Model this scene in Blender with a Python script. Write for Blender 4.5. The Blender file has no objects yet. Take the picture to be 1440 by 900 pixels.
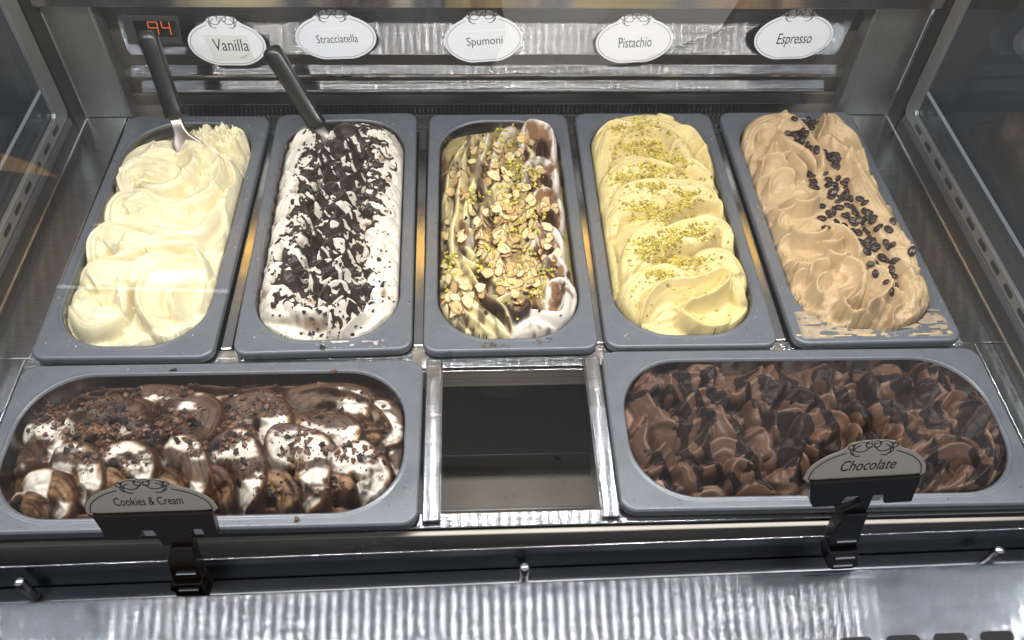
import bpy, bmesh, math, random
import numpy as np
from mathutils import Vector, Matrix, Euler
R_ = math.radians
rng = np.random.default_rng(7); random.seed(7)
scene = bpy.context.scene
COL = scene.collection
# ------------------------------------------------------------------ camera
CAMR = np.array([[0.9987613, 0.0147584, -0.0475189], [-0.0417278, 0.7686396, -0.6383197], [0.0271043, 0.6395118, 0.7683033]])
CAMC = np.array([-0.0360037, -0.6626347, 0.6248957]); CAMF = 1190.34
cd = bpy.data.cameras.new('camera'); cam = bpy.data.objects.new('camera', cd); COL.objects.link(cam)
m4 = Matrix([list(CAMR[i]) + [CAMC[i]] for i in range(3)] + [[0, 0, 0, 1]])
cam.matrix_world = m4
cd.sensor_width = 36; cd.lens = CAMF / 1440 * 36; cd.clip_start = .02; cd.clip_end = 50
scene.camera = cam
# ------------------------------------------------------------------ world, exposure
w = bpy.data.worlds.new("World"); scene.world = w; w.use_nodes = True
bg = w.node_tree.nodes['Background']; bg.inputs[0].default_value = (.95, .97, 1.0, 1); bg.inputs[1].default_value = .37
vs = scene.view_settings; vs.view_transform = 'Standard'; vs.look = 'None'; vs.exposure = 0; vs.gamma = 1
cy = scene.cycles; cy.use_denoising = True; cy.use_adaptive_sampling = False; cy.sample_clamp_indirect = 4; cy.max_bounces = 8; cy.transparent_max_bounces = 12
cy.caustics_reflective = False; cy.caustics_refractive = False
LED_A = 375.0; FILL = 7.0
def area(name, loc, size, power, col, look, sy=None):
    l = bpy.data.lights.new(name, 'AREA'); l.energy = power; l.color = col; l.shape = 'RECTANGLE'; l.size = size; l.size_y = sy or size
    o = bpy.data.objects.new(name, l); COL.objects.link(o); o.location = loc
    o.rotation_euler = (Vector(look) - Vector(loc)).to_track_quat('-Z', 'Y').to_euler(); return o

# ------------------------------------------------------------------ helpers
def ray(x, y): return CAMR @ np.array([(x - 720) / CAMF, -(y - 450) / CAMF, -1.])
def atz(x, y, z=0.): d = ray(x, y); return CAMC + d * (z - CAMC[2]) / d[2]
def aty(x, y, Y): d = ray(x, y); return CAMC + d * (Y - CAMC[1]) / d[1]
def tag(o, label=None, cat=None, group=None, kind=None):
    if label: o['label'] = label
    if cat: o['category'] = cat
    if group: o['group'] = group
    if kind: o['kind'] = kind
    return o
def link(name, me, parent=None, mat=None, smooth=False):
    o = bpy.data.objects.new(name, me); COL.objects.link(o)
    if parent is not None: o.parent = parent
    if mat is not None:
        me.materials.clear() if len(me.materials) == 0 else None
        if len(me.materials) == 0: me.materials.append(mat)
    if smooth: me.polygons.foreach_set('use_smooth', [True] * len(me.polygons))
    return o
def empty(name, loc=(0, 0, 0), rot=(0, 0, 0)):
    o = bpy.data.objects.new(name, None); COL.objects.link(o); o.location = loc; o.rotation_euler = rot; o.empty_display_size = .02; return o
def meshpy(name, v, f):
    me = bpy.data.meshes.new(name); me.from_pydata([tuple(map(float, p)) for p in v], [], f); me.update(); return me
def box(name, lo, hi, mat, parent=None, bev=.001, rot=None):
    bm = bmesh.new(); bmesh.ops.create_cube(bm, size=1)
    lo = np.array(lo, float); hi = np.array(hi, float); c = (lo + hi) / 2; s = hi - lo
    for v in bm.verts: v.co = Vector((v.co.x * s[0], v.co.y * s[1], v.co.z * s[2]))
    if bev: bmesh.ops.bevel(bm, geom=list(bm.edges), offset=min(bev, s.min() * .45), segments=2, affect='EDGES', profile=.5)
    if rot is not None: bmesh.ops.rotate(bm, verts=bm.verts, cent=(0, 0, 0), matrix=Euler(rot).to_matrix())
    bmesh.ops.translate(bm, verts=bm.verts, vec=Vector(c))
    me = bpy.data.meshes.new(name); bm.to_mesh(me); bm.free()
    return link(name, me, parent, mat)
def prism(name, poly, axis, a0, a1, mat, parent=None, bev=.0006):
    """extrude a 2D outline along an axis: axis 'y' -> outline in xz, 'x' -> outline in yz, 'z' -> outline in xy"""
    bm = bmesh.new()
    def P(p, a): return (p[0], a, p[1]) if axis == 'y' else (a, p[0], p[1]) if axis == 'x' else (p[0], p[1], a)
    f = bm.faces.new([bm.verts.new(P(p, a0)) for p in poly])
    r = bmesh.ops.extrude_face_region(bm, geom=[f]); d = Vector(P((0, 0), a1 - a0))
    bmesh.ops.translate(bm, verts=[g for g in r['geom'] if isinstance(g, bmesh.types.BMVert)], vec=d)
    bmesh.ops.recalc_face_normals(bm, faces=bm.faces)
    if bev:
        ed = [e for e in bm.edges if len(e.link_faces) == 2 and e.calc_face_angle(0) > .6]
        bmesh.ops.bevel(bm, geom=ed, offset=bev, segments=2, affect='EDGES', profile=.5)
    me = bpy.data.meshes.new(name); bm.to_mesh(me); bm.free(); return link(name, me, parent, mat)
def loft(name, loops, mat, parent=None, cap0=True, cap1=True, smooth=True):
    v = [p for l in loops for p in l]; n = len(loops[0]); f = []
    for i in range(len(loops) - 1):
        for j in range(n): f.append((i * n + j, i * n + (j + 1) % n, (i + 1) * n + (j + 1) % n, (i + 1) * n + j))
    if cap0: f.append(tuple(range(n))[::-1])
    if cap1: f.append(tuple((len(loops) - 1) * n + j for j in range(n)))
    me = meshpy(name, v, f); return link(name, me, parent, mat, smooth)
def catmull(pts, n=10):
    p = np.array(pts, float); p = np.vstack([2 * p[0] - p[1], p, 2 * p[-1] - p[-2]]); out = []
    for i in range(1, len(p) - 2):
        for t in np.linspace(0, 1, n, endpoint=False):
            out.append(.5 * ((2 * p[i]) + (-p[i - 1] + p[i + 1]) * t + (2 * p[i - 1] - 5 * p[i] + 4 * p[i + 1] - p[i + 2]) * t * t + (-p[i - 1] + 3 * p[i] - 3 * p[i + 1] + p[i + 2]) * t ** 3))
    out.append(p[-2]); return np.array(out)
def rrect(hx, hy, r, z, k=10, s=6, cx=0, cy=0):
    pts = []
    for (sx, sy, a0) in ((1, 1, 0), (-1, 1, 90), (-1, -1, 180), (1, -1, 270)):
        for i in range(k + 1):
            a = R_(a0 + 90 * i / k); pts.append((cx + sx * (hx - r) + r * math.cos(a), cy + sy * (hy - r) + r * math.sin(a)))
    out = []
    for i in range(len(pts)):
        out.append(pts[i])
        if (i + 1) % (k + 1) == 0:
            q = pts[(i + 1) % len(pts)]
            for j in range(1, s): t = j / s; out.append((pts[i][0] * (1 - t) + q[0] * t, pts[i][1] * (1 - t) + q[1] * t))
    return [(x, y, z) for x, y in out]
def ribbon_mesh(polys, wd, y=0., closed=False):
    """flat raised lines in the xz plane"""
    v = []; f = []
    for P in polys:
        P = np.array(P, float); T = np.gradient(P, axis=0); T /= np.linalg.norm(T, axis=1)[:, None] + 1e-12; N = np.c_[-T[:, 1], T[:, 0]]
        b = len(v)
        for p, n in zip(P, N): v += [(p[0] + n[0] * wd / 2, y, p[1] + n[1] * wd / 2), (p[0] - n[0] * wd / 2, y, p[1] - n[1] * wd / 2)]
        for i in range(len(P) - 1): f.append((b + 2 * i, b + 2 * i + 1, b + 2 * i + 3, b + 2 * i + 2))
    return meshpy('lines', v, f)
# ------------------------------------------------------------------ materials
def mat_new(name):
    m = bpy.data.materials.new(name); m.use_nodes = True; nt = m.node_tree; return m, nt, nt.nodes['Principled BSDF']
def pm(name, col, rough=.5, metal=0., bump=0., bscale=200., stretch=(1, 1, 1), rvar=0., cvar=0., aniso=0., tan=None, ior=1.5, sss=0., coat=0., spec=.5, wear=0., emis=0., brush=0.):
    m, nt, b = mat_new(name); N = nt.nodes; L = nt.links
    b.inputs['Base Color'].default_value = (*col, 1); b.inputs['Roughness'].default_value = rough; b.inputs['Metallic'].default_value = metal
    b.inputs['IOR'].default_value = ior; b.inputs['Specular IOR Level'].default_value = spec
    if coat: b.inputs['Coat Weight'].default_value = coat; b.inputs['Coat Roughness'].default_value = .12
    if sss: b.inputs['Subsurface Weight'].default_value = sss; b.inputs['Subsurface Radius'].default_value = (.004, .0025, .0012); b.inputs['Subsurface Scale'].default_value = 1.
    if emis: b.inputs['Emission Color'].default_value = (*col, 1); b.inputs['Emission Strength'].default_value = emis
    tc = N.new('ShaderNodeTexCoord'); mp = N.new('ShaderNodeMapping'); mp.inputs['Scale'].default_value = stretch; L.new(tc.outputs['Object'], mp.inputs['Vector'])
    if bump:
        n = N.new('ShaderNodeTexNoise'); n.inputs['Scale'].default_value = bscale; n.inputs['Detail'].default_value = 4; L.new(mp.outputs[0], n.inputs['Vector'])
        bp = N.new('ShaderNodeBump'); bp.inputs['Strength'].default_value = bump; bp.inputs['Distance'].default_value = .001; L.new(n.outputs[0], bp.inputs['Height']); L.new(bp.outputs[0], b.inputs['Normal'])
    if rvar or wear:
        n2 = N.new('ShaderNodeTexNoise'); n2.inputs['Scale'].default_value = 22; n2.inputs['Detail'].default_value = 6; L.new(tc.outputs['Object'], n2.inputs['Vector'])
        mr = N.new('ShaderNodeMapRange'); mr.inputs[1].default_value = .3; mr.inputs[2].default_value = .7; mr.inputs[3].default_value = max(.02, rough - rvar); mr.inputs[4].default_value = rough + rvar
        L.new(n2.outputs[0], mr.inputs[0]); L.new(mr.outputs[0], b.inputs['Roughness'])
    if cvar:
        n3 = N.new('ShaderNodeTexNoise'); n3.inputs['Scale'].default_value = bscale * .35; n3.inputs['Detail'].default_value = 5; L.new(mp.outputs[0], n3.inputs['Vector'])
        mx = N.new('ShaderNodeMix'); mx.data_type = 'RGBA'; mx.inputs[6].default_value = (*[c * (1 - cvar) for c in col], 1); mx.inputs[7].default_value = (*[min(1, c * (1 + cvar)) for c in col], 1)
        L.new(n3.outputs[0], mx.inputs[0]); L.new(mx.outputs[2], b.inputs['Base Color'])
    if aniso:
        b.inputs['Anisotropic'].default_value = aniso
        cx = N.new('ShaderNodeCombineXYZ')
        for i in range(3): cx.inputs[i].default_value = tan[i]
        L.new(cx.outputs[0], b.inputs['Tangent'])
    if brush:   # brushed micro grooves: the facets tilt across the brushing direction only
        mb = N.new('ShaderNodeMapping'); mb.inputs['Scale'].default_value = [9000. if t_ else (9000. if k_ != 0 else 2.5) for k_, t_ in enumerate(tan)]; L.new(tc.outputs['Object'], mb.inputs['Vector'])
        nb = N.new('ShaderNodeTexNoise'); nb.inputs['Scale'].default_value = 1.; nb.inputs['Detail'].default_value = 2; L.new(mb.outputs[0], nb.inputs['Vector'])
        sb = N.new('ShaderNodeMath'); sb.operation = 'SUBTRACT'; sb.inputs[1].default_value = .5; L.new(nb.outputs[0], sb.inputs[0])
        vb = N.new('ShaderNodeVectorMath'); vb.operation = 'SCALE'; vb.inputs[0].default_value = [t_ * brush for t_ in tan]; L.new(sb.outputs[0], vb.inputs['Scale'])
        gb = N.new('ShaderNodeNewGeometry'); ab = N.new('ShaderNodeVectorMath'); ab.operation = 'ADD'; L.new(gb.outputs['Normal'], ab.inputs[0]); L.new(vb.outputs[0], ab.inputs[1])
        nn = N.new('ShaderNodeVectorMath'); nn.operation = 'NORMALIZE'; L.new(ab.outputs[0], nn.inputs[0]); L.new(nn.outputs[0], b.inputs['Normal'])
    return m
STEEL = (.56, .57, .58)
M_deck = pm('brushed_steel_deck', (.40, .41, .42), .115, 1, brush=1.8, bscale=60, stretch=(.3, 12, 12), cvar=.15, aniso=1, tan=(0, 1, 0))
M_ledge = pm('brushed_steel_ledge', (.37, .385, .41), .105, 1, brush=1.5, bscale=50, stretch=(.3, 24, 24), cvar=.10, aniso=1, tan=(0, 1, 0))
M_panel = pm('brushed_steel_upright', (.48, .47, .46), .115, 1, brush=1.4, bscale=50, stretch=(.3, 20, 20), cvar=.12, aniso=1, tan=(0, .6, .8))
M_head = pm('brushed_steel_header', (.21, .21, .21), .115, 1, brush=3.0, bscale=50, stretch=(.3, 20, 20), cvar=.12, aniso=1, tan=(0, .6, .8))
M_post = pm('satin_steel_post', (.50, .50, .48), .38, 1, bump=.05, bscale=40, stretch=(12, 12, 1), rvar=.06, cvar=.12)
M_rail = pm('rail_steel', (.48, .47, .46), .2, 1, bump=.12, bscale=60, stretch=(3, 1, 1), rvar=.08, cvar=.1)
M_gold_refl = pm('gold_reflector', (.85, .52, .13), .4, 1)  # colour of the added reflector that tints the rails gold
M_dark = pm('dark_steel', (.19, .195, .215), .35, 1, bump=.05, bscale=40, rvar=.08, cvar=.2)  # dark steel of the channel, trough, rear tray and fins
M_well = pm('well_lining', (.42, .38, .32), .35, .15, bump=.04, bscale=30, rvar=.1, cvar=.2)
M_black = pm('black_gasket', (.012, .012, .013), .45, 0, bump=.1, bscale=300)
M_alu = pm('anodised_aluminium', (.36, .37, .38), .42, .85, bump=.05, bscale=200, rvar=.06, cvar=.08)
M_perf = pm('perforated_strip', (.20, .20, .21), .5, .7, bump=.3, bscale=500)
M_rim = pm('grey_pan_rim', (.128, .138, .155), .34, .1, bump=.03, bscale=220, rvar=.12, cvar=.13, spec=.6)
M_basin = pm('polished_basin', (.36, .36, .36), .22, 1, bump=.06, bscale=25, rvar=.05)
M_chrome = pm('chrome', (.75, .75, .76), .12, 1)
M_blade = pm('spatula_steel', (.55, .49, .44), .38, 1, bump=.05, bscale=60, rvar=.05)
M_handle = pm('black_plastic', (.011, .011, .010), .32, 0, bump=.08, bscale=120, rvar=.06, coat=.3)
M_card = pm('white_card', (.86, .88, .92), .35, 0, bump=.02, bscale=100, cvar=.02)
M_card2 = pm('ivory_card', (.62, .58, .50), .4, 0, bump=.03, bscale=100, cvar=.05)
M_paper = pm('paper_sticker', (.76, .76, .74), .6, 0, cvar=.03)
M_smudge = pm('tan_smudge', (.62, .58, .50), .6, 0, cvar=.2)
M_ink = pm('black_ink', (.012, .012, .014), .5, 0)
M_grey_ink = pm('faded_ink', (.07, .07, .075), .5, 0)
M_brown = pm('dark_brown_plastic', (.016, .009, .006), .25, 0, bump=.05, bscale=100, coat=.2)
M_blackp = pm('black_clip_plastic', (.008, .008, .01), .25, 0, bump=.05, bscale=100, coat=.2)
M_bezel = pm('display_bezel', (.05, .05, .05), .35, 0)
M_screen = pm('display_screen', (.015, .010, .008), .12, 0)
M_digit = pm('orange_digit', (1.0, .22, .05), .5, 0, emis=.13)
M_led = pm('led_diode_front', (1, .985, .96), .5, 0, emis=LED_A)
M_bean = pm('roasted_bean', (.028, .013, .009), .32, 0, bump=.25, bscale=400, rvar=.08, cvar=.35)
def glass_mat(name, tint=(1, 1, 1), boost=1.0):
    m, nt, b = mat_new(name); N = nt.nodes; L = nt.links; N.remove(b)
    fr = N.new('ShaderNodeFresnel'); ge = N.new('ShaderNodeNewGeometry'); io = N.new('ShaderNodeMapRange'); io.inputs[3].default_value = 1.45; io.inputs[4].default_value = 1 / 1.45
    L.new(ge.outputs['Backfacing'], io.inputs[0]); L.new(io.outputs[0], fr.inputs[0])
    mu = N.new('ShaderNodeMath'); mu.operation = 'MULTIPLY'; mu.inputs[1].default_value = boost; mu.use_clamp = True; L.new(fr.outputs[0], mu.inputs[0])
    tr = N.new('ShaderNodeBsdfTransparent'); tr.inputs[0].default_value = (*tint, 1)
    gl = N.new('ShaderNodeBsdfGlossy'); gl.inputs['Roughness'].default_value = .0
    n = N.new('ShaderNodeTexNoise'); n.inputs['Scale'].default_value = 3
    mx = N.new('ShaderNodeMixShader'); L.new(mu.outputs[0], mx.inputs[0]); L.new(tr.outputs[0], mx.inputs[1]); L.new(gl.outputs[0], mx.inputs[2])
    L.new(mx.outputs[0], N['Material Output'].inputs[0]); return m
M_glass = glass_mat('front_glass'); M_sglass = glass_mat('side_glass', (.80, .82, .85), 1.0)
def gel_mat(name, rough=.45, sss=.18, bump=.32, bscale=800, spec=.45, rad=(.004, .0028, .0016)):
    m, nt, b = mat_new(name); N = nt.nodes; L = nt.links
    a = N.new('ShaderNodeAttribute'); a.attribute_name = 'Col'
    tc = N.new('ShaderNodeTexCoord'); n3 = N.new('ShaderNodeTexNoise'); n3.inputs['Scale'].default_value = 90; n3.inputs['Detail'].default_value = 5; L.new(tc.outputs['Object'], n3.inputs['Vector'])
    mr = N.new('ShaderNodeMapRange'); mr.inputs[1].default_value = .25; mr.inputs[2].default_value = .75; mr.inputs[3].default_value = .90; mr.inputs[4].default_value = 1.06; L.new(n3.outputs[0], mr.inputs[0])
    mx = N.new('ShaderNodeVectorMath'); mx.operation = 'SCALE'; L.new(a.outputs['Color'], mx.inputs[0]); L.new(mr.outputs[0], mx.inputs['Scale']); L.new(mx.outputs[0], b.inputs['Base Color'])
    mr2 = N.new('ShaderNodeMapRange'); mr2.inputs[1].default_value = .3; mr2.inputs[2].default_value = .7; mr2.inputs[3].default_value = rough - .08; mr2.inputs[4].default_value = rough + .1; L.new(n3.outputs[0], mr2.inputs[0]); L.new(mr2.outputs[0], b.inputs['Roughness'])
    b.inputs['Specular IOR Level'].default_value = spec
    if sss:
        b.inputs['Subsurface Weight'].default_value = sss; b.inputs['Subsurface Radius'].default_value = rad; b.inputs['Subsurface Scale'].default_value = 1.
    n = N.new('ShaderNodeTexNoise'); n.inputs['Scale'].default_value = bscale; n.inputs['Detail'].default_value = 3; L.new(tc.outputs['Object'], n.inputs['Vector'])
    bp = N.new('ShaderNodeBump'); bp.inputs['Strength'].default_value = bump; bp.inputs['Distance'].default_value = .0006; L.new(n.outputs[0], bp.inputs['Height']); L.new(bp.outputs[0], b.inputs['Normal'])
    return m
M_gel = gel_mat('cream_gelato'); M_gelb = gel_mat('chocolate_gelato', .47, .1, .25, 700, .4); M_gelm = gel_mat('marbled_gelato', .45, .05, .25, 700, .22); M_sauce = gel_mat('chocolate_sauce', .50, 0, .2, 500, .22); M_drz = gel_mat('hard_chocolate', .42, 0, .3, 700, .4)
M_crumb = gel_mat('crumb', .55, 0, .2)

# ------------------------------------------------------------------ display case (setting-scale furniture: one thing, many parts)
case = empty('display_case', (0, 0, -.01)); tag(case, 'stainless steel refrigerated display case with a sunken tray deck and glass sides', 'display case')
def cbox(n, lo, hi, m, bev=.001, rot=None, par=None):
    off = np.array([0, 0, .01]); return box(n, np.array(lo) + off, np.array(hi) + off, m, par or case, bev, rot)
XL, XR = -.492, .486; ZD = -.011
pans = {1: (-.3552, -.0017, -.0114), 2: (-.1777, .0020, .0164), 3: (0, 0, .0038), 4: (.1736, .0011, -.0052), 5: (.3524, .0024, .0076), 6: (-.2612, -.2711, -.0030), 7: (.2640, -.2665, -.0082)}
cbox('deck_side_plate', (XL, -.172, ZD - .003), (-.4445, .192, ZD), M_deck)
cbox('deck_side_plate', (.4395, -.172, ZD - .003), (XR, .192, ZD), M_deck)
cbox('deck_side_plate', (XL, -.352, ZD - .003), (-.448, -.1725, ZD), M_deck)
cbox('deck_side_plate', (.4525, -.352, ZD - .003), (XR, -.1725, ZD), M_deck)
cbox('cross_bar', (-.4475, -.1905, ZD - .004), (.452, -.1655, ZD - .0005), M_deck)
cbox('cross_bar', (-.4475, -.3520, ZD - .006), (.452, -.3385, ZD - .0005), M_deck)
cbox('cross_bar', (-.444, .168, ZD - .004), (.439, .192, ZD - .0008), M_deck)
cbox('cross_bar_flange', (-.4475, -.1925, -.040), (.452, -.1908, ZD - .004), M_panel)
for i in range(4):
    a, b = pans[i + 1], pans[i + 2]
    x = (a[0] + b[0]) / 2; ro = [(-.003), .011, -.0007, .001][i]
    pr = cbox('support_rail', (x - .0052, -.1650, ZD - .012), (x + .0052, .1675, ZD + .0005), M_rail, rot=(0, 0, ro))
for (x0, x1) in ((-.0790, -.0648), (.0690, .0835)):
    cbox('divider_bracket', (x0, -.349, ZD + .0002), (x1, -.1845, ZD + .0055), M_ledge, .0015)
    cbox('bracket_edge', (x0 - .0012 if x0 > 0 else x1 + .0002, -.3485, ZD - .028), (x0 - .0002 if x0 > 0 else x1 + .0012, -.185, ZD + .004), M_ledge, .0004)
# well
cbox('well_floor', (XL, -.36, -.230), (XR, .26, -.225), M_well)
cbox('well_wall', (XL, -.3570, -.225), (XR, -.3525, ZD - .004), M_well)
cbox('well_wall', (XL, .235, -.225), (XR, .24, ZD), M_well)
cbox('well_wall', (XL - .006, -.36, -.225), (XL - .001, .26, ZD - .004), M_well)
cbox('well_wall', (XR + .001, -.36, -.225), (XR + .006, .26, ZD - .004), M_well)
cbox('floor_reflection_bar', (-.30, -.2300, -.2248), (.30, -.2270, -.2215), M_post)  # bar added in place of a faint horizontal reflection on the well floor
cbox('floor_reflection_bar', (-.30, -.1600, -.2248), (.30, -.1575, -.2225), M_post)  # second bar modelled for a floor reflection
# front: channel, rail, trough, ledge
FR = []
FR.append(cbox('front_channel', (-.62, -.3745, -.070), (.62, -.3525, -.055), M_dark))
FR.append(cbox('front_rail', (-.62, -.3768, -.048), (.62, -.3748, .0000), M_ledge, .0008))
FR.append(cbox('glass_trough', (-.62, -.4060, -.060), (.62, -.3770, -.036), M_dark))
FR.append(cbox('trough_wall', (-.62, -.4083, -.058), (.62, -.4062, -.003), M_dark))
lg = prism('front_ledge', [(-.4062, .0145), (-.4077, .0165), (-.56, .0170), (-.575, .011), (-.575, -.05), (-.5735, -.05), (-.5735, .009), (-.56, .0155), (-.4085, .0150), (-.4085, -.0), (-.4062, -.0)], 'x', -.75, .75, M_ledge, case, 0)
FR.append(lg)
for i in range(6):
    x = .200 + i * .0355
    me = meshpy('vent_slot', [(p[0], p[1], .0174) for p in rrect(.0125, .0038, .0037, 0, 5, 1, x, -.4625)], [tuple(range(len(rrect(.0125, .0038, .0037, 0, 5, 1))))])
    FR.append(link('vent_slot', me, case, M_black))
for (x, y) in ((-.383, -.389), (.0025, -.389), (.3865, -.386)):
    lp = [[(x + r * math.cos(a), y + r * math.sin(a), z + .01) for a in np.linspace(0, 2 * math.pi, 16, endpoint=False)] for r, z in ((.0042, -.036), (.0042, -.008), (.0038, -.0065), (.0025, -.006))]
    loft('glass_support_pin', lp, M_chrome, case)
for o_ in FR: o_.rotation_euler.z = .0108
# back: posts, header, louvres, cavity, fins
cbox('back_post', (-.4965, .190, ZD + .0005), (-.4395, .200, .150), M_post)
cbox('back_post', (.4215, .190, ZD + .0005), (.4850, .200, .150), M_post)
cbox('post_edge', (-.4392, .1895, ZD + .0005), (-.4375, .212, .148), M_alu, .0003)
cbox('post_edge', (.4195, .1895, ZD + .0005), (.4212, .212, .148), M_alu, .0003)
cbox('soffit_panel', (-.60, .170, .1432), (.60, .205, .30), M_panel)
cbox('added_gold_reflector', (-.45, .1665, .160), (.43, .1695, .240), M_gold_refl)  # unseen reflector added above the view for golden reflections on the rails
hp = prism('header_panel', [(-.4345, .058), (-.4215, .006), (-.417, .000), (.3960, .000), (.4005, .005), (.4230, .058)], 'y', 0, .003, M_head, case, .0006)
hp.location = (0, .1985, .0785); hp.rotation_euler = (R_(-37), 0, 0)
cbox('back_channel', (-.47, .245, -.06), (.46, .25, .14), M_well)
prism('louvre_blade', [(.1990, .0505), (.2080, .0590), (.2088, .0582), (.1998, .0497)], 'x', -.4255, .4070, M_head, case, 0)
prism('louvre_blade', [(.1990, .0300), (.2080, .0385), (.2088, .0377), (.1998, .0292)], 'x', -.4195, .3985, M_head, case, 0)
cbox('louvre_edge', (-.4255, .1972, .0392), (.4070, .1988, .0425), M_chrome, .0005)
cbox('louvre_edge', (-.4195, .1972, .0187), (.3985, .1988, .0220), M_chrome, .0005)
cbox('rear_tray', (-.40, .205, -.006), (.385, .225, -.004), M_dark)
v = []; f = []
for i in range(133):
    x = -.372 + i * .0052
    for a in ((x, .196, -.018), (x + .0012, .196, -.018), (x + .0012, .203, -.018), (x, .203, -.018), (x, .196, -.004), (x + .0012, .196, -.004), (x + .0012, .203, -.003), (x, .203, -.003)): v.append((a[0], a[1], a[2] + .01))
    b = i * 8; f += [(b, b + 3, b + 2, b + 1), (b + 4, b + 5, b + 6, b + 7), (b, b + 1, b + 5, b + 4), (b + 1, b + 2, b + 6, b + 5), (b + 2, b + 3, b + 7, b + 6), (b + 3, b, b + 4, b + 7)]
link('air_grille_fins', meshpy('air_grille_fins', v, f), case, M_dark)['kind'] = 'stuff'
# side panels
def side(s):
    X = XL if s < 0 else XR
    def bx(n, x0, x1, y0, y1, z0, z1, m, bev=.001):
        a, b = X + s * x0, X + s * x1; return cbox(n, (min(a, b), y0, z0), (max(a, b), y1, z1), m, bev)
    bx('floor_seam', -.0010, .0002, -.402, .189, ZD + .0001, ZD + .0015, M_chrome, 0)
    bx('floor_gasket', .0004, .006, -.402, .160, ZD - .004, .0045, M_black)
    bx('rear_gasket', .0004, .006, .1635, .1885, ZD - .004, .30, M_black)
    bx('post_seam', -.0006, .0006, .1885, .1900, ZD + .001, .126, M_chrome, 0)
    st = bx('perforated_strip', .0015, .006, -.402, .158, .0048, .0125, M_perf, .0003)
    v = []; f = []
    k = 0
    for r_ in range(3):
        for i in range(185):
            y = -.400 + i * .003 + (r_ % 2) * .0015; z = .0066 + r_ * .0021 + .01; x = X + s * .00135; h = .0006
            b = len(v); v += [(x, y - h, z - h), (x, y + h, z - h), (x, y + h, z + h), (x, y - h, z + h)]; f.append((b, b + 1, b + 2, b + 3))
    d = link('perforations', meshpy('perforations', v, f), st, M_black); d['kind'] = 'stuff'
    # L shaped aluminium frame with oblong slots
    xo = X + s * .0012; x1 = X + s * .0058
    zb0, zb1 = .0145, .0285; yv0, yv1 = .1400, .1610
    if s < 0: zb0, zb1, yv0, yv1 = .0165, .0335, .1320, .1585
    arc = []
    out = [(-.402, zb0), (yv1 - .012, zb0)] + [(yv1 - .012 + .012 * math.sin(t), zb0 + .012 - .012 * math.cos(t)) for t in np.linspace(.3, math.pi / 2, 5)] + [(yv1, .30), (yv0, .30), (yv0, zb1 + .004), (yv0 - .004, zb1), (-.402, zb1)]
    fr = prism('side_frame', [(p[0], p[1] + .01) for p in out], 'x', xo, x1, M_alu, case, .0006)
    v = []; f = []
    y = .118
    zc = (zb0 + zb1) / 2 + .01
    while y > -.40:
        lp = rrect(.0092, .0030, .0029, 0, 4, 1); b = len(v)
        v += [(X + s * .0010, y + p[0], zc + p[1]) for p in lp]; f.append(tuple(range(b, b + len(lp))))
        me = meshpy('frame_slot', v, f); link('frame_slot', me, fr, M_black); v = []; f = []
        y -= .0315
    bx('side_glass', .0062, .0112, -.402, .200, .014, .46, M_sglass, 0)
    bx('outer_backing', .080, .084, -.402, .26, -.02, .20, M_outer, 0)  # dark sheet added to keep the view through the side glass dark
    bx('outer_floor', .0125, .0795, -.402, .26, -.03, -.025, M_outer, 0)
M_outer = pm('dark_backing', (.10, .10, .098), .5, 0, bscale=20, cvar=.2)  # dark backing outside the side glass
side(-1); side(1)
# front glass
gl = prism('front_glass', [(-.3990, -.031), (-.2300, .50), (-.2360, .5012), (-.4045, -.0298)], 'x', -.60, .60, M_glass, case, 0)
# temperature display on the header
def plate(name, pts, y0, y1, m, par, bev=.0004):
    return prism(name, pts, 'y', y0, y1, m, par, bev)
disp = empty('temperature_display', tuple(aty(213, 40, .196))); tag(disp, 'dark temperature display with orange digits behind the black spatula handle', 'temperature display')
def loc2(px, py, Y, o): p = aty(px, py, Y); return (p[0] - o.location.x, p[2] - o.location.z)
plate('bezel', [loc2(*p, .196, disp) for p in ((171, 21), (250, 22), (257, 60), (181, 61))][::-1], -.0025, .0, M_bezel, disp)
plate('screen', [loc2(*p, .193, disp) for p in ((186, 29), (247, 30), (251, 51), (193, 52))][::-1], -.0032, -.0028, M_screen, disp)
def seg(o, px0, px1): a = loc2(*px0, .1925, o); b = loc2(*px1, .1925, o); return [np.array(a) * (1 - t) + np.array(b) * t for t in (0, .5, 1)]
four = [seg(disp, (226, 30), (228, 39)), seg(disp, (228, 39), (239, 39)), seg(disp, (237, 31), (239, 39)), seg(disp, (239, 40), (241, 49))]
nine = [seg(disp, (207, 31), (220, 31)), seg(disp, (220, 31), (222, 39)), seg(disp, (207, 31), (209, 39)), seg(disp, (209, 39), (222, 39)), seg(disp, (222, 40), (224, 49))]
for dg in (nine, four): link('digit', ribbon_mesh(dg, .0009, -.0036), disp, M_digit)

# ------------------------------------------------------------------ LED strips (the lamps of the case)
def led(name, y, z, xs, m, q, lab):
    st = empty(name, (0, y, z)); tag(st, lab, 'led strip')
    v = []; f = []
    for x in xs:
        b = len(v); v += [(x - q, -q * 6, 0), (x - q, q * 6, 0), (x + q, q * 6, 0), (x + q, -q * 6, 0)]; f.append((b, b + 1, b + 2, b + 3))
    d = link('diode_row', meshpy('diode_row', v, f), st, m); d['kind'] = 'stuff'
    box('housing', (min(xs) - .02, -.014, .0008), (max(xs) + .02, .014, .006), M_alu, st)
xa = list(np.arange(-.82, .83, .0145))
led('front_led_strip', -.205, .505, xa, M_led, .0018, 'long row of white diodes under the top edge of the front glass')

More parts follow.
